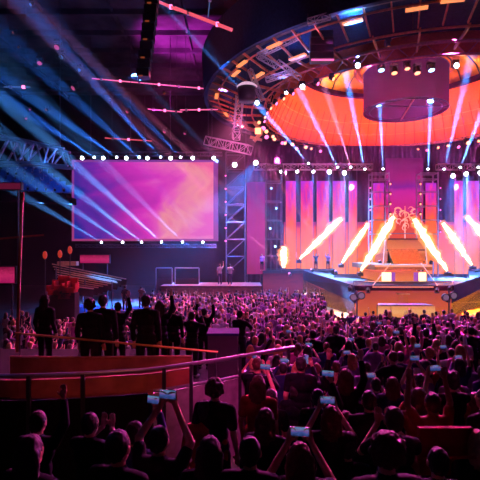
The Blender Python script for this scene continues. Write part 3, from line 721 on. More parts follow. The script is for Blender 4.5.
SP = [(58, 46, 34, 'lensp', 1.3), (40, 62, 34, 'lensp', 1.1), (75, 87, 36, 'lensp', 1.2), (62, 56, 34, 'lensb', 1.1), (14, 32, 34, 'lenso', .6), (19, 47, 34, 'lenso', .4), (47, 109, 40, 'lenso', .7), (30, 109, 40, 'lensp', .5), (128, 111, 42, 'lensp', .9), (165, 131, 42, 'lensp', .9), (185, 133, 42, 'lensp', .7),
      (164, 93, 42, 'lenso', .6), (32, 4, 34, 'lensb', .8), (80, 69, 34, 'lensb', .9), (110, 100, 42, 'lensb', .5), (26, 118, 40, 'lensp', .6)]
for k, (x, y, D_, l_, s_) in enumerate(SP):
    p = P(x, y, D_); rr = lamp(p, p+Vector((R.uniform(-1, 1), -1.5, -1.5)), 'dim coloured lamp hung high at the dark left, number %d down from the top' % (1+sorted(q[1] for q in SP).index(y)), 'dim lamps hung over the left of the hall', s_*1.1, {'lensp': 'lensd', 'lenso': 'lensdo', 'lensb': 'lensdb'}[l_])
# small truss by the ceiling behind the blue lamp
t = thing('ceiling_truss', 'short blue-lit truss piece among the dim lamps at the upper left', 'truss', P(68, 62, 34)); truss(t, P(58, 55, 34), P(82, 72, 34), .5, .7, 'steeld')
light(P(75, 70, 31), P(68, 62, 34), BLUE, 600, 80, .9, .2)
# purple haze and ceiling light
light(P(150, 130, 44), P(178, 55, 46), (.75, .03, .62), 160000, 62, .95, .4)
light(P(205, 130, 46), P(200, 95, 52), (.9, .05, .5), 16000, 70, .95, .4)
light(P(120, 100, 30), P(240, -10, 34), (1, .1, .12), 14000, 60, .95, .4)
light(P(262, 70, 24), P(235, 60, 34), (.1, .25, .9), 2500, 100, .95, .3)

# ------------------------------------------------------------------ left side: truss bridge, blue seats, boards, bleachers
t = thing('truss_bridge', 'wide blue-lit lattice bridge over the far left seats', 'truss', P(30, 150, 33))
top = [P(-30, 132, 33), P(20, 139, 33), P(64, 149, 33)]; bot = [P(-30, 163, 33), P(20, 162, 33), P(68, 166, 33)]
for y in (0, 1.2):
    o = Vector((0, y, 0))
    obj('chord', poly(B(), [p+o for p in top], .1), M['steel'], t); obj('chord', poly(B(), [p+o for p in bot], .1), M['steel'], t)
nodes = [(-16, 162, -2, 137), (10, 137, -2, 160), (10, 138, 16, 161), (34, 143, 18, 160), (36, 143, 42, 163), (58, 147, 46, 163), (60, 148, 66, 165), (26, 140, 20, 161), (49, 145, 44, 163)]
for dy in (0, 1.2):
    for x0, y0, x1, y1_ in nodes: obj('brace', tube(B(), P(x0, y0, 33)+Vector((0, dy, 0)), P(x1, y1_, 33)+Vector((0, dy, 0)), .07), M['steel'], t)
for x in (-10, 60): obj('hanger', tube(B(), P(x, 136 if x < 0 else 148, 33.5), P(x, 140, 33.5)+Vector((0, 0, 14)), .04), M['steeld'], t)
light(P(60, 175, 27), P(30, 155, 33), BLUE, 1800, 80, .9, .3); light(P(70, 160, 28), P(50, 175, 33), BLUE, 3500, 80, .9, .3)
# upper tier
tt = B()
for k in range(7):
    a = P(-40, 186-k*3.4, 31+k*.8); b = P(72-k*6, 191-k*4.2, 31+k*.8)
    prism(tt, [(a.x, 31+k*.8, a.z-.9, a.z-.45), (b.x, 31+k*.8, b.z-.9, b.z-.45), (b.x, 31.85+k*.8, b.z-.9, b.z-.45), (a.x, 31.85+k*.8, a.z-.9, a.z-.45)], 0, 0)
struct('floor_balcony', tt, M['tread'], 'stepped upper balcony under the blue seats', 'balcony')
s0 = tag(bpy.data.objects.new('tip_up_seat', None), 'blue-lit plastic seat in the empty upper balcony under the lattice bridge', 'seat', 'blue seats of the upper balcony'); COL.objects.link(s0)
bm = B(); cbox(bm, (0, .1, .0), (.44, .4, .07)); obj('seat', bm, M['seatblue'], s0)
bm = B(); cbox(bm, (0, .3, .28), (.44, .06, .5)); obj('backrest', bm, M['seatblue'], s0)
first = True
for k in range(7):
    a = P(-12+k*2, 187-k*3.4, 31+k*.8); b = P(70-k*6, 190.8-k*4.2, 31+k*.8); n = int((b-a).length/.62)
    for i in range(n):
        o = s0 if first else copy_tree(s0); first = False
        o.location = a+(b-a)*(i+.5)/n+Vector((0, .2, -.1)); o.rotation_euler = (0, 0, 0)
def board(x0, x1, y0, y1_, D_, label, mm='pinkboard'):
    a, b = P(x0, y1_, D_), P(x1, y0, D_); t = thing('led_board', label, 'LED board', ((a.x+b.x)/2, D_, a.z))
    obj('casing', box(B(), (a.x-.05, D_+.05, a.z-.05), (b.x+.05, D_+.3, b.z+.05)), M['black'], t)
    obj('display', box(B(), (a.x, D_, a.z), (b.x, D_+.06, b.z)), M[mm], t)
    for x in (a.x+.2, b.x-.2): obj('leg', tube(B(), (x, D_+.2, 0), (x, D_+.2, a.z), .05), M['steeld'], t)
board(80, 109, 255, 263, 40, 'long pink LED board under the left end of the video screen')
board(-16, 14, 267, 283, 24, 'broad pink LED board low at the left picture edge')
board(-16, 20, 183, 189, 24, 'narrow dim pink LED board high at the left picture edge', 'dimboard')
t = thing('bleacher', 'bank of pale benches in rows stepping down left of the crowd', 'bleacher', P(80, 290, 30))
for k in range(9):
    a = P(52+k*1.2, 264+k*2.6, 34-k*.9); b = P(132-k*5+(k < 3)*-6, 279+k*1.2, 36-k*.9)
    obj('bench', beam(B(), a, b, .35, .07), M['bench'], t)
    obj('riser', beam(B(), a+Vector((0, .2, -.3)), b+Vector((0, .2, -.3)), .08, .5), M['tread'], t)
for x, y in ((56, 272), (85, 284), (112, 286)):
    p = P(x, y, 29); obj('support_post', tube(B(), p+Vector((0, 0, .3)), (p.x, 29, 0), .05), M['steeld'], t)
tag(obj('bench_cushion', cbox(B(), P(68, 263.5, 33), (1.4, .5, .3)), M['bench']), 'long pale bolster lying on the top bench row', 'cushion')
for k, (x, y) in enumerate(((45, 255), (60, 254), (70, 250))):
    t = thing('lantern', 'glowing orange-red lantern at the far left, number %d from the picture edge' % (k+1), 'lantern', P(x, y+5, 28), 'lanterns at the left')
    c = P(x, y, 28); obj('globe', lathe(B(), [(0, -.26), (.1, -.18), (.14, 0), (.1, .18), (0, .26)], 14, c), emis('lantern_glow', 'e0402c', .55), t, True)
    obj('pole', tube(B(), (c.x, 28, 0), (c.x, 28, c.z-.26), .03), M['black'], t)
for k, (x, y) in enumerate(((62, 285), (66, 293), (56, 289), (70, 287))):
    c = P(x, y, 23); t = thing('armchair', 'red plush armchair beside the pale benches, one of four', 'armchair', (c.x, 23, c.z-.4), 'red armchairs')
    obj('seat', cbox(B(), (c.x, 23, c.z-.15), (.6, .6, .25)), M['red'], t); obj('backrest', cbox(B(), (c.x, 23.3, c.z+.15), (.6, .14, .6)), M['red'], t)
    for s in (-1, 1): obj('armrest', cbox(B(), (c.x+s*.32, 23, c.z+.05), (.1, .6, .3)), M['red'], t)
    obj('plinth', box(B(), (c.x-.35, 22.7, 0), (c.x+.35, 23.35, c.z-.28)), M['tread'], t)
light(P(62, 240, 21), P(64, 290, 23), (1, .12, .12), 900, 60, .9, .2)
light(P(110, 215, 28), P(88, 275, 33), (1, .3, .3), 5000, 60, .9, .2)
# pole and cross bar at far left
t = thing('tall_pole', 'copper pole standing at the left with a thin cross rail', 'pole', (P(18, 330, 10).x, 10, 2.1))
obj('shaft', tube(B(), P(17, 352, 10), P(22, 200, 10), .035), M['wood'], t); obj('finial', tube(B(), P(22, 200, 10), P(22.2, 192, 10), .05), M['red'], t)
obj('cross_rail', tube(B(), P(-10, 239.5, 10), P(44, 235, 10.5), .025), M['wood'], t)
light(P(40, 215, 8.6), P(20, 260, 10), (1, .35, .2), 22, 100, .9, .1)
# barrier frames in front of the screen
for k, (x0, x1) in enumerate(((156, 172), (175, 199))):
    t = thing('barrier_frame', 'pink-lit goal-shaped metal frame on the floor below the video screen, %s one' % ('narrow' if k == 0 else 'wide'), 'barrier', P(x0, 282, 38))
    a, b = P(x0, 268, 38), P(x1, 268, 38)
    obj('frame', poly(B(), [(a.x, 38, 0), (a.x, 38, a.z), (b.x, 38, a.z), (b.x, 38, 0)], .06), M['steel'], t)
    obj('mesh_panel', box(B(), (a.x, 38, .4), (b.x, 38.03, a.z-.9)), M['dark'], t)
# low pink platform where the performers stand
struct_p = thing('side_platform', 'low pink-lit platform left of the stage where two people in pale shirts stand', 'platform', (P(205, 0, 36).x, 36, 0))
a, b = P(160, 0, 36), P(262, 0, 36); zp = P(0, 286, 36).z
obj('top', box(B(), (a.x, 36, zp-.12), (b.x, 40, zp)), pbr('pink_deck', '7a4038', .8), struct_p)
obj('skirt', box(B(), (a.x+.05, 36.08, 0), (b.x-.05, 36.2, zp-.12)), M['wood'], struct_p)
# tables added on the open floor at the left, its blue light painted as cloth
for k, (x, y, lab) in enumerate(((82, 34, 'one nearest the left'), (113, 32, 'middle one'), (136, 33, 'one nearest the bright crowd'))):
    c = P(x, 0, y); t = thing('blue_light_table', 'low added table coloured for the blue floor light, %s' % lab, 'table', (c.x, y, 0), 'tables painted as blue light')
    obj('blue_light_cloth', prism(B(), [(c.x-1.1, y-.7), (c.x+1.1, y-.7), (c.x+1.1, y+.9), (c.x-1.1, y+.9)], .25, .76), pbr('painted_blue_light_%d' % k, '2f66b4', .7), t)
    for dx in (-.9, .9):
        for dy in (-.5, .7): obj('leg', tube(B(), (c.x+dx, y+dy, 0), (c.x+dx, y+dy, .3), .04), M['steeld'], t)
light(P(108, 150, 31), P(106, 306, 34), (.04, .25, 1), 520000, 20, .9, .2)
light(P(130, 140, 34), P(140, 288, 42), (.8, .1, .5), 260000, 22, .9, .2)

# ------------------------------------------------------------------ near parapets and rails
def strip_wall(name, pts, z0, z1, th, m, parent):
    bm = B(); n = len(pts); L = []
    for i, p in enumerate(pts):
        d = Vector((pts[min(i+1, n-1)][0]-pts[max(i-1, 0)][0], pts[min(i+1, n-1)][1]-pts[max(i-1, 0)][1], 0)).normalized(); q = Vector((-d.y, d.x, 0))*th
        L.append([bm.verts.new((p[0], p[1], z0)), bm.verts.new((p[0]+q.x, p[1]+q.y, z0)), bm.verts.new((p[0]+q.x, p[1]+q.y, z1)), bm.verts.new((p[0], p[1], z1))])
    for a, b in zip(L, L[1:]):
        for j in range(4): bm.faces.new((a[j], b[j], b[(j+1) % 4], a[(j+1) % 4]))
    bm.faces.new(L[0]); bm.faces.new(L[-1][::-1])
    return obj(name, bm, m, parent)
def curve(ctrl, n=40):
    out = []
    for i in range(n+1):
        px = ctrl[0][0]+(ctrl[-1][0]-ctrl[0][0])*i/n
        for (a, da), (b, db) in zip(ctrl, ctrl[1:]):
            if px <= b+1e-6:
                f = (px-a)/(b-a); f2 = f; d = da+(db-da)*f2; break
        out.append(((px-240)/F*d, d))
    return out
NC = [(-30, 7.15), (20, 7.15), (83, 7.27), (145, 7.5), (163, 7.63), (220, 8.2), (260, 8.75), (294, 9.25)]
t = thing('parapet', 'long curved parapet with a purple top rail and wooden panels, in front of the terrace', 'parapet', (P(150, 0, 7.5).x, 7.5, 1.2))
pts = curve(NC, 60)
obj('top_rail', poly(B(), [(x, y, 3.0) for x, y in pts], .035, 8), M['rail'], t, True)
obj('lower_rail', poly(B(), [(x, y, 2.63) for x, y in pts if x > P(150, 0, 7.5).x], .03, 8), M['rail'], t, True)
strip_wall('wood_panel', [p for p in pts if p[0] < P(193, 0, 7.9).x], 2.66, 2.93, .05, M['wood'], t)
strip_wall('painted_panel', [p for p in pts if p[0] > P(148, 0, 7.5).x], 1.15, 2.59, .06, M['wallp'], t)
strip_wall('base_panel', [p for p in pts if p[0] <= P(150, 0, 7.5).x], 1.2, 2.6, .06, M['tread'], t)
for x in (-20, 30, 83, 163, 193, 240, 291):
    i = min(range(len(pts)), key=lambda i: abs(240+pts[i][0]/pts[i][1]*F-x)); p = pts[i]
    obj('post', box(B(), (p[0]-.03, p[1]-.05, 2.0), (p[0]+.03, p[1]+.01, 3.0)), M['dark'], t)
t = thing('parapet', 'straight terracotta wooden parapet beneath the brass handrail, behind the curved one', 'parapet', (P(100, 0, 8.8).x, 8.8, 2.1))
pts2 = curve([(10, 8.8), (90, 8.75), (192, 8.85)], 20)
strip_wall('wood_panel', pts2, 2.1, 2.88, .06, M['wood'], t)
obj('cap', poly(B(), [(x, y+.02, 2.9) for x, y in pts2], .03), M['wood'], t)
t = thing('handrail', 'thin brass handrail sloping gently across in front of the dark silhouettes', 'handrail', P(115, 343, 9.1))
a, b = P(15, 333, 9.1), P(218, 352, 9.1)
obj('rail', tube(B(), a, b, .022, n=8), M['brass'], t)
for x in (20, 79, 113, 170, 216):
    f = (x-15)/203; p = a+(b-a)*f; obj('post', tube(B(), p, (p.x, p.y, 2.1), .015), M['steeld'], t)
t = thing('handrail', 'short yellow brass handrail end above the pink wall near the standing crowd', 'handrail', P(278, 351, 9.8))
a, b = P(263, 354, 9.7), P(293, 349, 10.3); obj('rail', tube(B(), a, b, .025, n=8), M['brass'], t)
for p in (a+(b-a)*.1, a+(b-a)*.8): obj('post', tube(B(), p, (p.x, p.y, 1.2), .015), M['steeld'], t)
t = thing('folded_screen', 'dark sloping equipment case standing behind the end of the brass handrail', 'equipment case', P(225, 350, 9.4))
obj('case', prism(B(), [(P(208, 0, 9.4).x, 9.35), (P(238, 0, 9.4).x, 9.35), (P(238, 0, 9.4).x, 10), (P(208, 0, 9.4).x, 10)], 2.1, 3.22), M['dark'], t)
obj('lid', box(B(), (P(207, 0, 9.4).x, 9.33, 3.22), (P(239, 0, 9.4).x, 10.02, 3.27)), M['clnavy'], t)

exec_people = True
# ------------------------------------------------------------------ people
def capsule(bm, a, b, r0, r1, seg=10):
    a, b = Vector(a), Vector(b); d = b-a; L = d.length
    x, y = frame(d) if L > 1e-6 else (Vector((1, 0, 0)), Vector((0, 1, 0))); z = d.normalized() if L > 1e-6 else Vector((0, 0, 1))
    rows = []
    for k in range(5): t = -PI/2+(PI/2)*k/4; rows.append((a+z*math.sin(t)*r0, math.cos(t)*r0))
    for k in range(5): t = (PI/2)*k/4; rows.append((b+z*math.sin(t)*r1, math.cos(t)*r1))
    ring = [[bm.verts.new(c+(x*math.cos(2*PI*i/seg)+y*math.sin(2*PI*i/seg))*max(r, 1e-4)) for i in range(seg)] for c, r in rows]
    for p, q in zip(ring, ring[1:]):
        for i in range(seg): bm.faces.new((p[i], p[(i+1) % seg], q[(i+1) % seg], q[i]))
    bm.faces.new(ring[0][::-1]); bm.faces.new(ring[-1])
def ell(bm, c, r, seg=14):
    m = Matrix.Translation(Vector(c)) @ Matrix.Diagonal((r[0], r[1], r[2], 1))
    bmesh.ops.create_uvsphere(bm, u_segments=seg, v_segments=seg-4, radius=1, matrix=m)
def fuse(bm, vox, it=3):
    me = bpy.data.meshes.new('fused'); bmesh.ops.recalc_face_normals(bm, faces=bm.faces); bm.to_mesh(me); bm.free()
    o = bpy.data.objects.new('tmp', me); COL.objects.link(o)
    r = o.modifiers.new('r', 'REMESH'); r.mode = 'VOXEL'; r.voxel_size = vox; r.use_smooth_shade = True
    s = o.modifiers.new('s', 'SMOOTH'); s.factor = .5; s.iterations = it
    dg = bpy.context.evaluated_depsgraph_get(); dg.update()
    out = bpy.data.meshes.new_from_object(o.evaluated_get(dg)); bpy.data.objects.remove(o); bpy.data.meshes.remove(me)
    out.polygons.foreach_set('use_smooth', [True]*len(out.polygons))
    return out
V = Vector
def arms(pose):
    "shoulder, elbow, wrist and hand direction of the left and right arm; +Y is where the person looks"
    J = {}
    for s, k in ((-1, 'L'), (1, 'R')):
        sh = V((s*.185, 0, 1.41)); dn = (sh, V((s*.235, -.03, 1.13)), V((s*.24, .08, .89)), V((0, .15, -1)))
        up = (sh, V((s*.27, .08, 1.60)), V((s*.23, .12, 1.86)), V((-s*.05, .05, 1)))
        J[k] = {'down': dn, 'one_up': up if s > 0 else dn, 'both_up': up,
                'phone': (sh, V((s*.27, .17, 1.36)), V((s*.10, .36, 1.60)), V((-s*.35, .1, .9))),
                'phone_high': (sh, V((s*.25, .12, 1.58)), V((s*.07, .2, 1.87)), V((-s*.25, 0, 1))),
                'one_phone': (sh, V((s*.27, .14, 1.52)), V((s*.14, .24, 1.80)), V((-s*.2, .05, 1))) if s > 0 else dn,
                'clap': (sh, V((s*.26, .16, 1.27)), V((s*.06, .32, 1.48)), V((-s*.1, .2, 1)))}[pose]
    return J
def hand(bm, wr, d, s, grip):
    d = d.normalized(); side = V((s, 0, 0)); side = (side-d*side.dot(d)).normalized(); nrm = d.cross(side)*(-s)   # palm faces forward
    capsule(bm, wr-d*.01, wr+d*.05, .026, .03); pc = wr+d*.05
    for i in (-1, 1): capsule(bm, wr+d*.02+side*i*.012, wr+d*.075+side*i*.02, .016, .015)
    for i, L in enumerate((.068, .078, .074, .058)):
        o = wr+d*.08+side*((i-1.5)*-.0205); spread = side*((i-1.5)*-.006)
        bend = nrm*(.6 if grip else .18)
        m1 = o+(d+spread*4+bend*.4).normalized()*L*.5; m2 = m1+(d*(.5 if grip else 1)+bend*1.3+spread*3).normalized()*L*.5
        capsule(bm, o-d*.02, m1, .0095, .009, 6); capsule(bm, m1, m2, .009, .0075, 6)
    tb = wr+d*.03-side*.024; tm = tb+(d*.5-side*.8+nrm*.3).normalized()*.035; capsule(bm, tb, tm, .012, .0105, 6); capsule(bm, tm, tm+(d*.9-side*.25+nrm*.3).normalized()*.032, .0105, .009, 6)
def body(bm, pose, J, near):
    # legs, trunk
    for s in (-1, 1):
        hip, kn, an = V((s*.095, 0, .90)), V((s*.105, .02, .49)), V((s*.11, -.01, .09))
        capsule(bm, hip, kn, .085, .055); capsule(bm, kn, an, .052, .036); capsule(bm, an-V((0, .03, .045)), an+V((0, .16, -.05)), .038, .03)
    ell(bm, (0, 0, .95), (.165, .115, .13)); ell(bm, (0, .0, 1.13), (.145, .10, .16)); ell(bm, (0, .0, 1.31), (.175, .112, .16))
    capsule(bm, (-.13, -.01, 1.415), (.13, -.01, 1.415), .062, .062); capsule(bm, (0, -.01, 1.42), (0, .01, 1.55), .058, .052)
    # head, face
    ell(bm, (0, .015, 1.625), (.077, .095, .108), 18); ell(bm, (0, .04, 1.56), (.055, .062, .055))
    if near:
        capsule(bm, (0, .105, 1.63), (0, .125, 1.60), .010, .014, 6); capsule(bm, (-.02, .098, 1.572), (.02, .098, 1.572), .009, .009, 6)
        for s in (-1, 1):
            ell(bm, (s*.081, .01, 1.615), (.012, .022, .032), 10); ell(bm, (s*.03, .092, 1.632), (.014, .012, .01), 8)
    for k, s in (('L', -1), ('R', 1)):
        sh, el, wr, d = J[k]
        capsule(bm, sh, el, .052, .040); capsule(bm, el, wr, .039, .027)
        if near: hand(bm, wr, d, s, 'phone' in pose)
        else: ell(bm, wr+d.normalized()*.07, (.04, .028, .075), 8)
def shirt(bm, J, longs):
    e = .014
    ell(bm, (0, 0, .99), (.165+e, .115+e, .13)); ell(bm, (0, .0, 1.13), (.148+e, .104+e, .16)); ell(bm, (0, .0, 1.31), (.175+e, .112+e, .16))
    capsule(bm, (-.13, -.01, 1.415), (.13, -.01, 1.415), .062+e, .062+e); capsule(bm, (0, -.01, 1.42), (0, 0, 1.47), .062+e, .052+e)
    for k in 'LR':
        sh, el, wr, d = J[k]
        if longs: capsule(bm, sh, el, .052+e, .040+e); capsule(bm, el, el+(wr-el)*.85, .04+e, .030+e)
        else: capsule(bm, sh, sh+(el-sh)*.62, .052+e, .047+e)
def trousers(bm):
    e = .013
    ell(bm, (0, 0, .93), (.165+e, .115+e, .12))
    for s in (-1, 1):
        hip, kn, an = V((s*.095, 0, .88)), V((s*.105, .02, .49)), V((s*.11, -.01, .13)); capsule(bm, hip, kn, .085+e, .055+e); capsule(bm, kn, an, .055+e, .045+e)
def hair(bm, style):
    c = V((0, .0, 1.638))
    if style == 'short':
        ell(bm, c+V((0, -.006, .012)), (.085, .097, .104), 18); ell(bm, c+V((0, -.03, -.03)), (.078, .075, .075))
    elif style == 'long':
        ell(bm, c+V((0, -.006, .012)), (.089, .100, .108), 18)
        for i in range(-3, 4): capsule(bm, c+V((i*.024, -.055+abs(i)*.008, 0)), c+V((i*.034, -.085+abs(i)*.008, -.30-.02*((i*7) % 3))), .04, .022)
    elif style == 'curly':
        rr = random.Random(3); ell(bm, c, (.095, .105, .11), 16)
        for i in range(90):
            th, ph = rr.uniform(0, 2*PI), rr.uniform(-.45, 1.5); n = V((math.cos(th)*math.cos(ph), math.sin(th)*math.cos(ph), math.sin(ph)))
            if n.y > .55 and n.z < .5: continue
            ell(bm, c+V((n.x*.095, n.y*.105-.01, n.z*.108)), (.026,)*3, 8)
    elif style == 'bun':
        ell(bm, c+V((0, -.006, .010)), (.084, .096, .104), 18); ell(bm, c+V((0, -.075, .085)), (.042,)*3, 12)
POSES = ('down', 'one_up', 'both_up', 'phone', 'phone_high', 'one_phone', 'clap')
ME = {}
def mesh_for(kind, *key, near=True):
    k = (kind,)+key+(near,)
    if k not in ME:
        bm = B(); v = .0105 if near else .034
        if kind == 'body': body(bm, key[0], arms(key[0]), near); ME[k] = fuse(bm, .0085 if near else .034, 2 if near else 1)
        elif kind == 'shirt': shirt(bm, arms(key[0]), key[1]); ME[k] = fuse(bm, v+.002, 3 if near else 1)
        elif kind == 'trousers': trousers(bm); ME[k] = fuse(bm, v+.002, 3 if near else 1)
        elif kind == 'hair': hair(bm, key[0]); ME[k] = fuse(bm, v if near else .026, 2 if near else 1)
        elif kind == 'shoes':
            for s in (-1, 1): capsule(bm, (s*.11, -.045, .05), (s*.11, .16, .04), .05, .04)
            ME[k] = fuse(bm, .015, 2)
    if kind == 'hair' and near and not ME[k].get('n'):
        ME[k]['n'] = 1
        from mathutils import noise
        for v_ in ME[k].vertices:
            c_ = v_.co; q = noise.noise(Vector((c_.x*38, c_.y*38, c_.z*14)))+.6*noise.noise(c_*90); v_.co = c_+v_.normal*(q*.011)
    return ME[k]
def withmat(me, m):
    k = (me.name, m)
    if k not in ME:
        c = me.copy(); c.materials.clear(); c.materials.append(M[m]); ME[k] = c
    return ME[k]
NAMES = {'clblack': 'black', 'clnavy': 'navy', 'clpurple': 'mauve', 'clwhite': 'pale', 'clred': 'rust-red', 'clpink': 'pink', 'hairb': 'black', 'hairr': 'brown', 'hairy': 'fair'}
POSETXT = {'down': 'arms down', 'one_up': 'one arm raised', 'both_up': 'both arms raised', 'phone': 'filming with a phone', 'phone_high': 'holding a phone overhead', 'one_phone': 'phone in one hand', 'clap': 'hands clasped in front'}
def person(loc, pose, top, style, hc, label, group=None, near=True, scale=1., yaw=0., longs=False, skin='skin', parts=3):
    def mk(n, me, par):
        o = bpy.data.objects.new(n, me); COL.objects.link(o); o.parent = par; return o
    b = mk('person', withmat(mesh_for('body', pose, near=near), skin), None)
    b.location = loc; b.scale = (scale,)*3; b.rotation_euler = (0, 0, yaw)
    tag(b, label, 'person', group)
    mk('shirt' if not longs else 'jacket', withmat(mesh_for('shirt', pose, longs, near=near), top), b)
    mk('hair', withmat(mesh_for('hair', style, near=near), hc), b)
    mk('trousers', withmat(mesh_for('trousers', near=near), 'denim' if top == 'clwhite' else 'clblack'), b)
    if near: mk('shoes', withmat(mesh_for('shoes'), 'dark'), b)
    return b
PH = []
def make_phone():
    t = thing('phone', 'x', 'phone'); obj('case', cbox(B(), (0, .006, 0), (.158, .009, .078)), M['dark'], t); obj('screen', cbox(B(), (0, -.0005, 0), (.148, .004, .070)), M['phones'], t)
    return t
PHONE = make_phone(); ph_used = [False]
def phone(bloc, pose, scale, yaw, label, group=None, portrait=False, big=1.):
    J = arms(pose); wL, wR = J['L'], J['R']
    if pose == 'one_phone': c = wR[2]+wR[3].normalized()*.115+V((-.02, -.03, .0))
    else: c = (wL[2]+wR[2])/2+V((0, -.02, .10))
    rot = Matrix.Rotation(yaw, 3, 'Z'); t = copy_tree(PHONE) if ph_used[0] else PHONE; ph_used[0] = True
    t.location = Vector(bloc)+rot@(c*scale); t.rotation_euler = (-.12, PI/2 if portrait else 0, yaw); t.scale = (big,)*3
    t['label'] = label
    if group: t['group'] = group
    return t
# --- people in front, each placed from what the photo shows: head centre px, py, head width px
NEAR = [
 (387, 452, 31, 'down', 'clblack', 'curly', 'hairr', 'with a big mop of curly hair, at the bottom right of centre'),
 (394, 420, 22, 'clap', 'clblack', 'short', 'hairr', 'with a round red-lit head straight behind the curly-haired one'),
 (420, 381, 12, 'phone_high', 'clpurple', 'short', 'hairb', 'whose arms form a triangle over the red-lit couple'),
 (419, 398, 16, 'clap', 'clred', 'long', 'hairr', 'in a rust top, lit red, below the raised triangle of arms'),
 (454, 377, 12, 'down', 'clpurple', 'short', 'hairb', 'with a dark head right behind the long-haired one in mauve light'),
 (457, 393, 14, 'down', 'clred', 'long', 'hairr', 'with long brown hair, above the empty red seat backs'),
 (475, 401, 14, 'down', 'clblack', 'long', 'hairr', 'at the right picture edge beside the long-haired one'),
 (376, 385, 12, 'phone', 'clnavy', 'short', 'hairb', 'filming in navy, left of the triangle of arms'),
 (369, 401, 17, 'down', 'clblack', 'short', 'hairb', 'dark, between the blue glow and the red-lit head'),
 (346, 421, 16, 'down', 'clnavy', 'short', 'hairr', 'in navy with faint blue light on the shoulder'),
 (478, 443, 21, 'down', 'clblack', 'long', 'hairy', 'cut off by the right picture edge near the bottom'),
 (347, 448, 19, 'down', 'clblack', 'short', 'hairb', 'in the dark just left of the curly hair'),
 (468, 365, 10, 'phone', 'clpurple', 'bun', 'hairr', 'with a bun, filming near the right edge'),
 (344, 378, 11, 'clap', 'clpurple', 'short', 'hairb', 'in mauve above the two lit phones'),
 (301, 364, 13, 'down', 'clblack', 'short', 'hairb', 'broad and black-clad, standing at the end of the pink wall'),
 (317, 369, 10, 'down', 'clblack', 'short', 'hairr', 'right beside the broad black-clad one'),
 (326, 372, 9, 'down', 'clblack', 'bun', 'hairr', 'with a small bun, second beside the broad black-clad one'),
 (295, 391, 13, 'down', 'clblack', 'short', 'hairb', 'with a rimmed head under the broad black-clad one'),
 (318, 398, 15, 'one_phone', 'clblack', 'short', 'hairb', 'with one phone hand up, over the row of lit phones'),
 (331, 417, 19, 'phone', 'clblack', 'long', 'hairr', 'filming sideways with the brightest lit phone'),
 (215, 389, 18, 'down', 'clblack', 'curly', 'hairr', 'with magenta-rimmed curls below the curved parapet'),
 (205, 411, 18, 'down', 'clred', 'short', 'hairb', 'in a rust-red top, seen from behind under the curls'),
 (271, 398, 14, 'down', 'clblack', 'long', 'hairb', 'dark, right of the raised orange-lit arm'),
 (256, 388, 13, 'one_phone', 'clred', 'short', 'hairr', 'raising an orange-lit arm in front of the parapet'),
 (266, 420, 19, 'down', 'clblack', 'long', 'hairr', 'with long wavy hair, below the dark one by the raised arm'),
 (300, 458, 25, 'phone', 'clblack', 'long', 'hairr', 'with long red-lit hair at the bottom middle, filming'),
 (159, 440, 23, 'phone_high', 'clblack', 'short', 'hairb', 'whose dark arms make an arch against the purple panel'),
 (135, 433, 20, 'one_phone', 'clnavy', 'short', 'hairb', 'holding a phone up before the wooden panel'),
 (90, 424, 19, 'clap', 'clblack', 'short', 'hairb', 'clasping hands in the dark lower left'),
 (118, 447, 27, 'down', 'clblack', 'short', 'hairb', 'as a large dark head at the lower left'),
 (38, 422, 19, 'one_up', 'clblack', 'short', 'hairb', 'at the far lower left with a hand against the wood'),
 (30, 452, 27, 'down', 'clblack', 'long', 'hairb', 'in the black lower left corner'),
 (432, 400, 13, 'down', 'clred', 'short', 'hairr', 'glowing red shoulder to shoulder with the rust-topped one'),
 (352, 359, 9, 'phone', 'clpurple', 'long', 'hairy', 'with a fair head lit pink in the middle of the crowd'),
 (366, 368, 10, 'down', 'clpurple', 'short', 'hairb', 'with a dark round head in the middle rows'),
 (336, 367, 10, 'down', 'clblack', 'short', 'hairr', 'with a pink-edged head just right of the small bun'),
 (250, 452, 26, 'down', 'clblack', 'short', 'hairb', 'as a black shape below the parapet at the bottom'),
 (210, 452, 25, 'down', 'clblack', 'long', 'hairb', 'in the bottom dark between the rust-red top and the long hair'),
 (438, 462, 24, 'down', 'clblack', 'short', 'hairb', 'low at the bottom right before the red seat backs'),
]
placed = []
for k, (px, py, wpx, pose, top, style, hc, txt) in enumerate(NEAR):
    D_ = 90/wpx; sc = R.uniform(.97, 1.03); head = P(px, py, D_); z = head.z-1.63*sc
    yaw = R.uniform(-.12, .12)-.25*(px < 330)
    lab = 'person %s' % txt
    b = person((head.x, D_, z), pose, top, style, hc, lab, 'audience in the near rows', True, sc, yaw, k % 3 == 0)
    placed.append((head.x, D_))
    if 'phone' in pose:
        phone((head.x, D_, z), pose, sc, yaw, 'phone of the person %s' % txt, 'phones held up in the near rows', False, 1.05)
    # each stands on a riser block of the stand
    zs = zf(D_)
    if z-zs > .03:
        sb_ = B(); box(sb_, (head.x-.3, D_-.28, zs), (head.x+.3, D_+.3, z)); tag(obj('riser_step', sb_, M['tread']), 'dark step under the person %s' % txt, 'step', 'steps under the near rows')
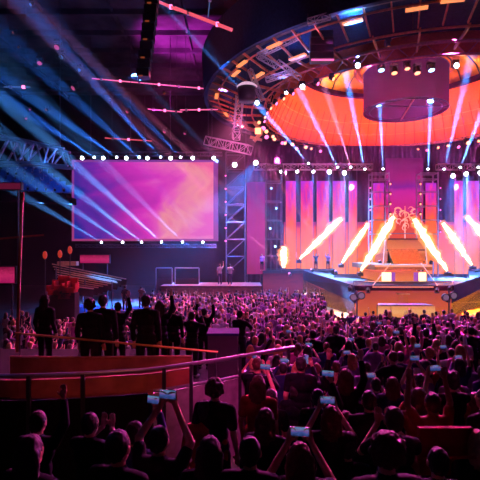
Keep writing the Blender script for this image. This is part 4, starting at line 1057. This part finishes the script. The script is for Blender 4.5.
# dark silhouettes on the terrace behind the brass handrail
TERR = [(90, 305, 9.7, 'down', 'curly'), (103, 301, 9.5, 'down', 'short'), (118, 307, 8.6, 'one_up', 'short'), (146, 301, 9.7, 'down', 'short'), (160, 306, 9, 'one_up', 'long'), (173, 309, 8.5, 'down', 'short'), (192, 316, 8.8, 'phone', 'short'), (204, 322, 8.2, 'both_up', 'short'), (45, 300, 8.5, 'down', 'long'), (240, 334, 8.5, 'clap', 'short')]
for k, (px, py, wpx, pose, style) in enumerate(TERR):
    D_ = 90/wpx; head = P(px, py, D_); sc = (head.z-2.1)/1.63
    if not .85 < sc < 1.2: sc = max(.85, min(1.2, sc))
    person((head.x, D_, 2.1), pose, 'clblack', style, 'hairb', 'black-clad person behind the brass handrail, number %d from left, %s' % (1+sorted(q[0] for q in TERR).index(px), POSETXT[pose]), 'silhouettes on the terrace', True, sc, R.uniform(-.5, .1), True)
    placed.append((head.x, D_))
for k, (px, D_, pose) in enumerate(((401, 13.2, 'down'), (426, 12.8, 'both_up'), (471, 13.1, 'down'), (313, 12.6, 'down'), (336, 13.3, 'clap'), (360, 13.0, 'down'))):
    x_ = (px-240)/F*D_; person((x_, D_, zf(D_)), pose, 'clblack', 'short', 'hairb', 'tall black-clad person in the middle rows, number %d from the left' % (1+[313, 336, 360, 401, 426, 471].index(px)), 'tall dark figures in the middle rows', True, 1.13, 0, True)
    placed.append((x_, D_))
# --- rows on the stepped stand and the floor
def ok(x, y, r):
    return all((x-a)**2+(y-b)**2 > r*r for a, b in placed)
cand = []
D_ = 5.2
while D_ < 20:
    row = math.floor(D_/ROW)
    x = (252-240)/F*D_ if D_ < 9.3 else (300-240)/F*D_-1.2
    if D_ > 13.5: x = .5
    while x < (495-240)/F*D_:
        cand.append((x+R.uniform(-.1, .1), row*ROW+ROW*.5+R.uniform(-.12, .12))); x += R.uniform(.56, .74)
    D_ += ROW
y = 20.3
while y < 37:
    x = (15-240)/F*y if y < 27 else (135-240)/F*y
    xm = (500-240)/F*y if y < 25 else (322-240)/F*y
    while x < xm:
        px = 240+x/y*F
        if px > 150: cand.append((x+R.uniform(-.15, .15), y+R.uniform(-.2, .2)))
        x += R.uniform(.58, .85)
    y += .82
y = 14.0
while y < 25:
    x = (10-240)/F*y
    while x < min(0, (250-240)/F*y):
        if y < 20 or 240+x/y*F < 160: cand.append((x+R.uniform(-.15, .15), y+R.uniform(-.2, .2)))
        x += R.uniform(.58, .9)
    y += .8
y = 8.5
while y < 26:
    x = (496-240)/F*y
    while x < (560-240)/F*y: cand.append((x+R.uniform(-.1, .1), (math.floor(y/ROW)*ROW+ROW*.5 if y < 20 else y)+R.uniform(-.1, .1))); x += R.uniform(.6, .8)
    y += .88
cand.sort(key=lambda c: c[1])
pp = []
def blocked(x, y):
    px = 240+x/y*F
    if px < 150 and y > 25: return True     # the open floor with the tables painted as its blue light
    if 13.0 < y < 13.5 and px < 250: return True
    if y < 13.3 and px < 250: return True
    if 22 < y < 24 and 48 < px < 76: return True
    return False
for x, y in cand:
    if ok(x, y, .52) and not blocked(x, y): placed.append((x, y)); pp.append((x, y))
TOT_IND = 300-len(NEAR)-len(TERR)-15
CW = ['clblack', 'clnavy', 'clpurple', 'clblack', 'clblack', 'clpurple', 'clwhite', 'clwhite', 'clpink']
STY = ['short', 'short', 'long', 'short', 'bun', 'long']
PW = ['down']*8+['one_up']*2+['both_up']+['phone']*2+['one_phone']+['clap']*3
STW = [(401, 325, 15), (426, 327, 14), (472, 327, 14.5), (313, 322, 15), (334, 327, 15), (360, 332, 14)]
n_ph = 0; n_ind = 0; stuff = []
def zone(px, y):
    if px < 150: return 'near the blue-lit floor'
    if y < 13: return 'on the near steps'
    if y < 20: return 'on the lower steps'
    if px < 345: return 'below the left stage wing'
    return 'below the centre deck'
for i, (x, y) in enumerate(pp):
    px = 240+x/y*F; pose = R.choice(PW); top = R.choice(CW); st_ = R.choice(STY); top = R.choice(['clblack', 'clblack', 'clnavy', 'clred', 'clblack']) if y < 9.5 else top; hc = R.choice(['hairb', 'hairb', 'hairr', 'hairy'])
    sc = R.uniform(.93, 1.06); yaw = R.uniform(-.3, .3)+max(-.6, min(.3, (px-400)/400))
    z = zf(y) if x > .2 or y > 20 else 0
    if n_ind < TOT_IND and px < 494:
        n_ind += 1
        nt_ = NAMES[top]; g = 'crowd %s, %s top, %s' % (zone(px, y), nt_, POSETXT[pose])
        lab = 'person %s, in a %s top, %s' % (zone(px, y), nt_, POSETXT[pose])
        b = person((x, y, z), pose, top, st_, hc, lab, g, y < 8, sc, yaw, R.random() < .3, 'skin' if R.random() < .8 else 'skind')
        if 'phone' in pose and y < 15:
            n_ph += 1; phone((x, y, z), pose, sc, yaw, 'lit phone held up by someone %s' % zone(px, y), 'phones held up %s' % zone(px, y), R.random() < .3, 1.0)
    else: stuff.append((x, y, z, pose, top, st_, hc, sc, yaw))
# the rest of the crowd, too many and too small: one object
mats = ['skin']+['clblack', 'clnavy', 'clpurple', 'clwhite', 'clred', 'clpink', 'hairb', 'hairr', 'hairy']
big = bmesh.new()
for x, y, z, pose, top, st_, hc, sc, yaw in stuff:
    Mx = Matrix.LocRotScale(Vector((x, y, z)), Matrix.Rotation(yaw, 3, 'Z').to_euler(), Vector((sc,)*3))
    for me, mi in ((mesh_for('body', pose, near=False), 0), (mesh_for('shirt', pose, False, near=False), mats.index(top)), (mesh_for('hair', st_, near=False), mats.index(hc)), (mesh_for('trousers', near=False), 1)):
        n0 = len(big.verts); f0_ = len(big.faces); me2 = me.copy(); me2.transform(Mx); big.from_mesh(me2); bpy.data.meshes.remove(me2)
        big.faces.ensure_lookup_table()
        for f in big.faces[f0_:]: f.material_index = mi
me = bpy.data.meshes.new('crowd'); big.to_mesh(me); big.free()
for m_ in mats: me.materials.append(M[m_])
me.polygons.foreach_set('use_smooth', [True]*len(me.polygons))
o = bpy.data.objects.new('crowd', me); COL.objects.link(o); tag(o, 'packed far part of the crowd on the floor in front of the stage, small heads and raised arms', 'crowd', None, 'stuff')
print('PEOPLE', len(NEAR), len(TERR), len(pp), 'stuff', len(stuff))
# performers and crew
for (px, pf, D_, z_, pose, top, hc, lab) in ((220, 0, 37, zp, 'one_up', 'clwhite', 'hairr', 'performer in a pale shirt with one arm up on the low platform by the tower'),
        (230, 0, 36.6, zp, 'clap', 'clwhite', 'hairb', 'second performer in a pale shirt, hands together, on the low platform'),
        (322, 0, 34.5, 0, 'down', 'clblack', 'hairb', 'dark steward standing alone on the orange floor left of the centre deck'),
        (316, 0, 47, zw, 'both_up', 'clnavy', 'hairb', 'dancer in navy on the left wing of the stage with both arms up'),
        (328, 0, 47.5, zw, 'one_up', 'clpurple', 'hairb', 'dancer in mauve on the left wing of the stage with one arm up'),
        (262, 0, 46.5, zw, 'down', 'clpink', 'hairr', 'dancer in pink at the very left end of the stage'),
        (141, 0, 33, 0.6, 'clap', 'clred', 'hairb', 'person leaning over at the right tip of the pale benches'),
        (125, 0, 30, .9, 'down', 'clblack', 'hairb', 'dark person standing by the lower end of the pale benches'),
        (248, 0, 41, .2, 'both_up', 'clpink', 'hairb', 'person with raised arms between the platform and the stage')):
    person((P(px, 0, D_).x, D_, z_), pose, top, 'short', hc, lab, None, False, 1.0, PI*.9 if D_ > 40 else -.3)
# red seats low at the right
for k, x in enumerate((428, 446, 464)):
    c = P(x, 446, 4.3); t = thing('theatre_seat', 'empty dark red seat back at the lower right, %s of the three' % ('left', 'middle', 'right')[k], 'seat', (c.x, 4.35, zf(4.3)), 'empty red seats')
    zb = c.z
    obj('backrest', box(B(), (c.x-.08-.0, 4.3, zb-.28), (c.x+.09, 4.36, zb+.17)), M['red'], t)
    obj('cushion', box(B(), (c.x-.08, 4.36, zb-.3), (c.x+.09, 4.7, zb-.2)), M['red'], t)
    obj('stand', box(B(), (c.x-.02, 4.4, zf(4.4)), (c.x+.02, 4.5, zb-.28)), M['steeld'], t)
c0, c1 = P(418, 459, 4.1), P(476, 457, 4.1)
tag(obj('row_rail', tube(B(), c0, c1, .014, n=8), M['red']), 'thin red-lit rail running below the empty red seat backs', 'rail')

# ------------------------------------------------------------------ wash light on the audience, unseen lamps added for floor, platform and parapet
for (p, q, c, e, sz) in ((P(300, 110, 40), P(300, 330, 24), (1, .08, .55), 95000, 70), (P(440, 100, 36), P(420, 345, 20), (.8, .08, .8), 95000, 70),
                         (P(370, 70, 34), P(350, 390, 10), (1, .07, .5), 90000, 60), (P(240, 110, 38), P(210, 310, 26), (1, .16, .45), 120000, 60),
                         (P(330, 40, 29), P(340, 320, 24), (1, .1, .7), 12000, 60), (P(455, 40, 29), P(430, 325, 22), (.5, .1, 1), 12000, 60),
                         (P(180, 60, 32), P(60, 320, 17), (1, .08, .25), 14000, 40), (P(430, 90, 30), P(400, 420, 6), (1, .06, .3), 40000, 50)):
    light(p, q, c, e, sz, .9, .3, name='wash')
light(P(345, 200, 38), P(336, 304, 36), (1, .42, .06), 60000, 60, .9, .4, name='wash')
light(P(466, 200, 38), P(474, 304, 36), (1, .42, .06), 60000, 60, .9, .4, name='wash')
light(P(403, 200, 30), P(403, 285, 38), (1, .3, .1), 20000, 70, .9, .4, name='wash')
light(P(215, 120, 37), P(212, 285, 37), (1, .3, .25), 30000, 40, .9, .3, name='wash')
light(P(90, 250, 19), P(60, 320, 15), (1, .15, .12), 1500, 60, .9, .3, name='wash')
light(P(130, 180, 4), P(125, 375, 8), (1, .2, .17), 230, 50, .9, .3, name='wash')
light(P(262, 150, 4.5), P(252, 395, 8.5), (1, .06, .45), 1100, 42, .9, .3, name='wash')
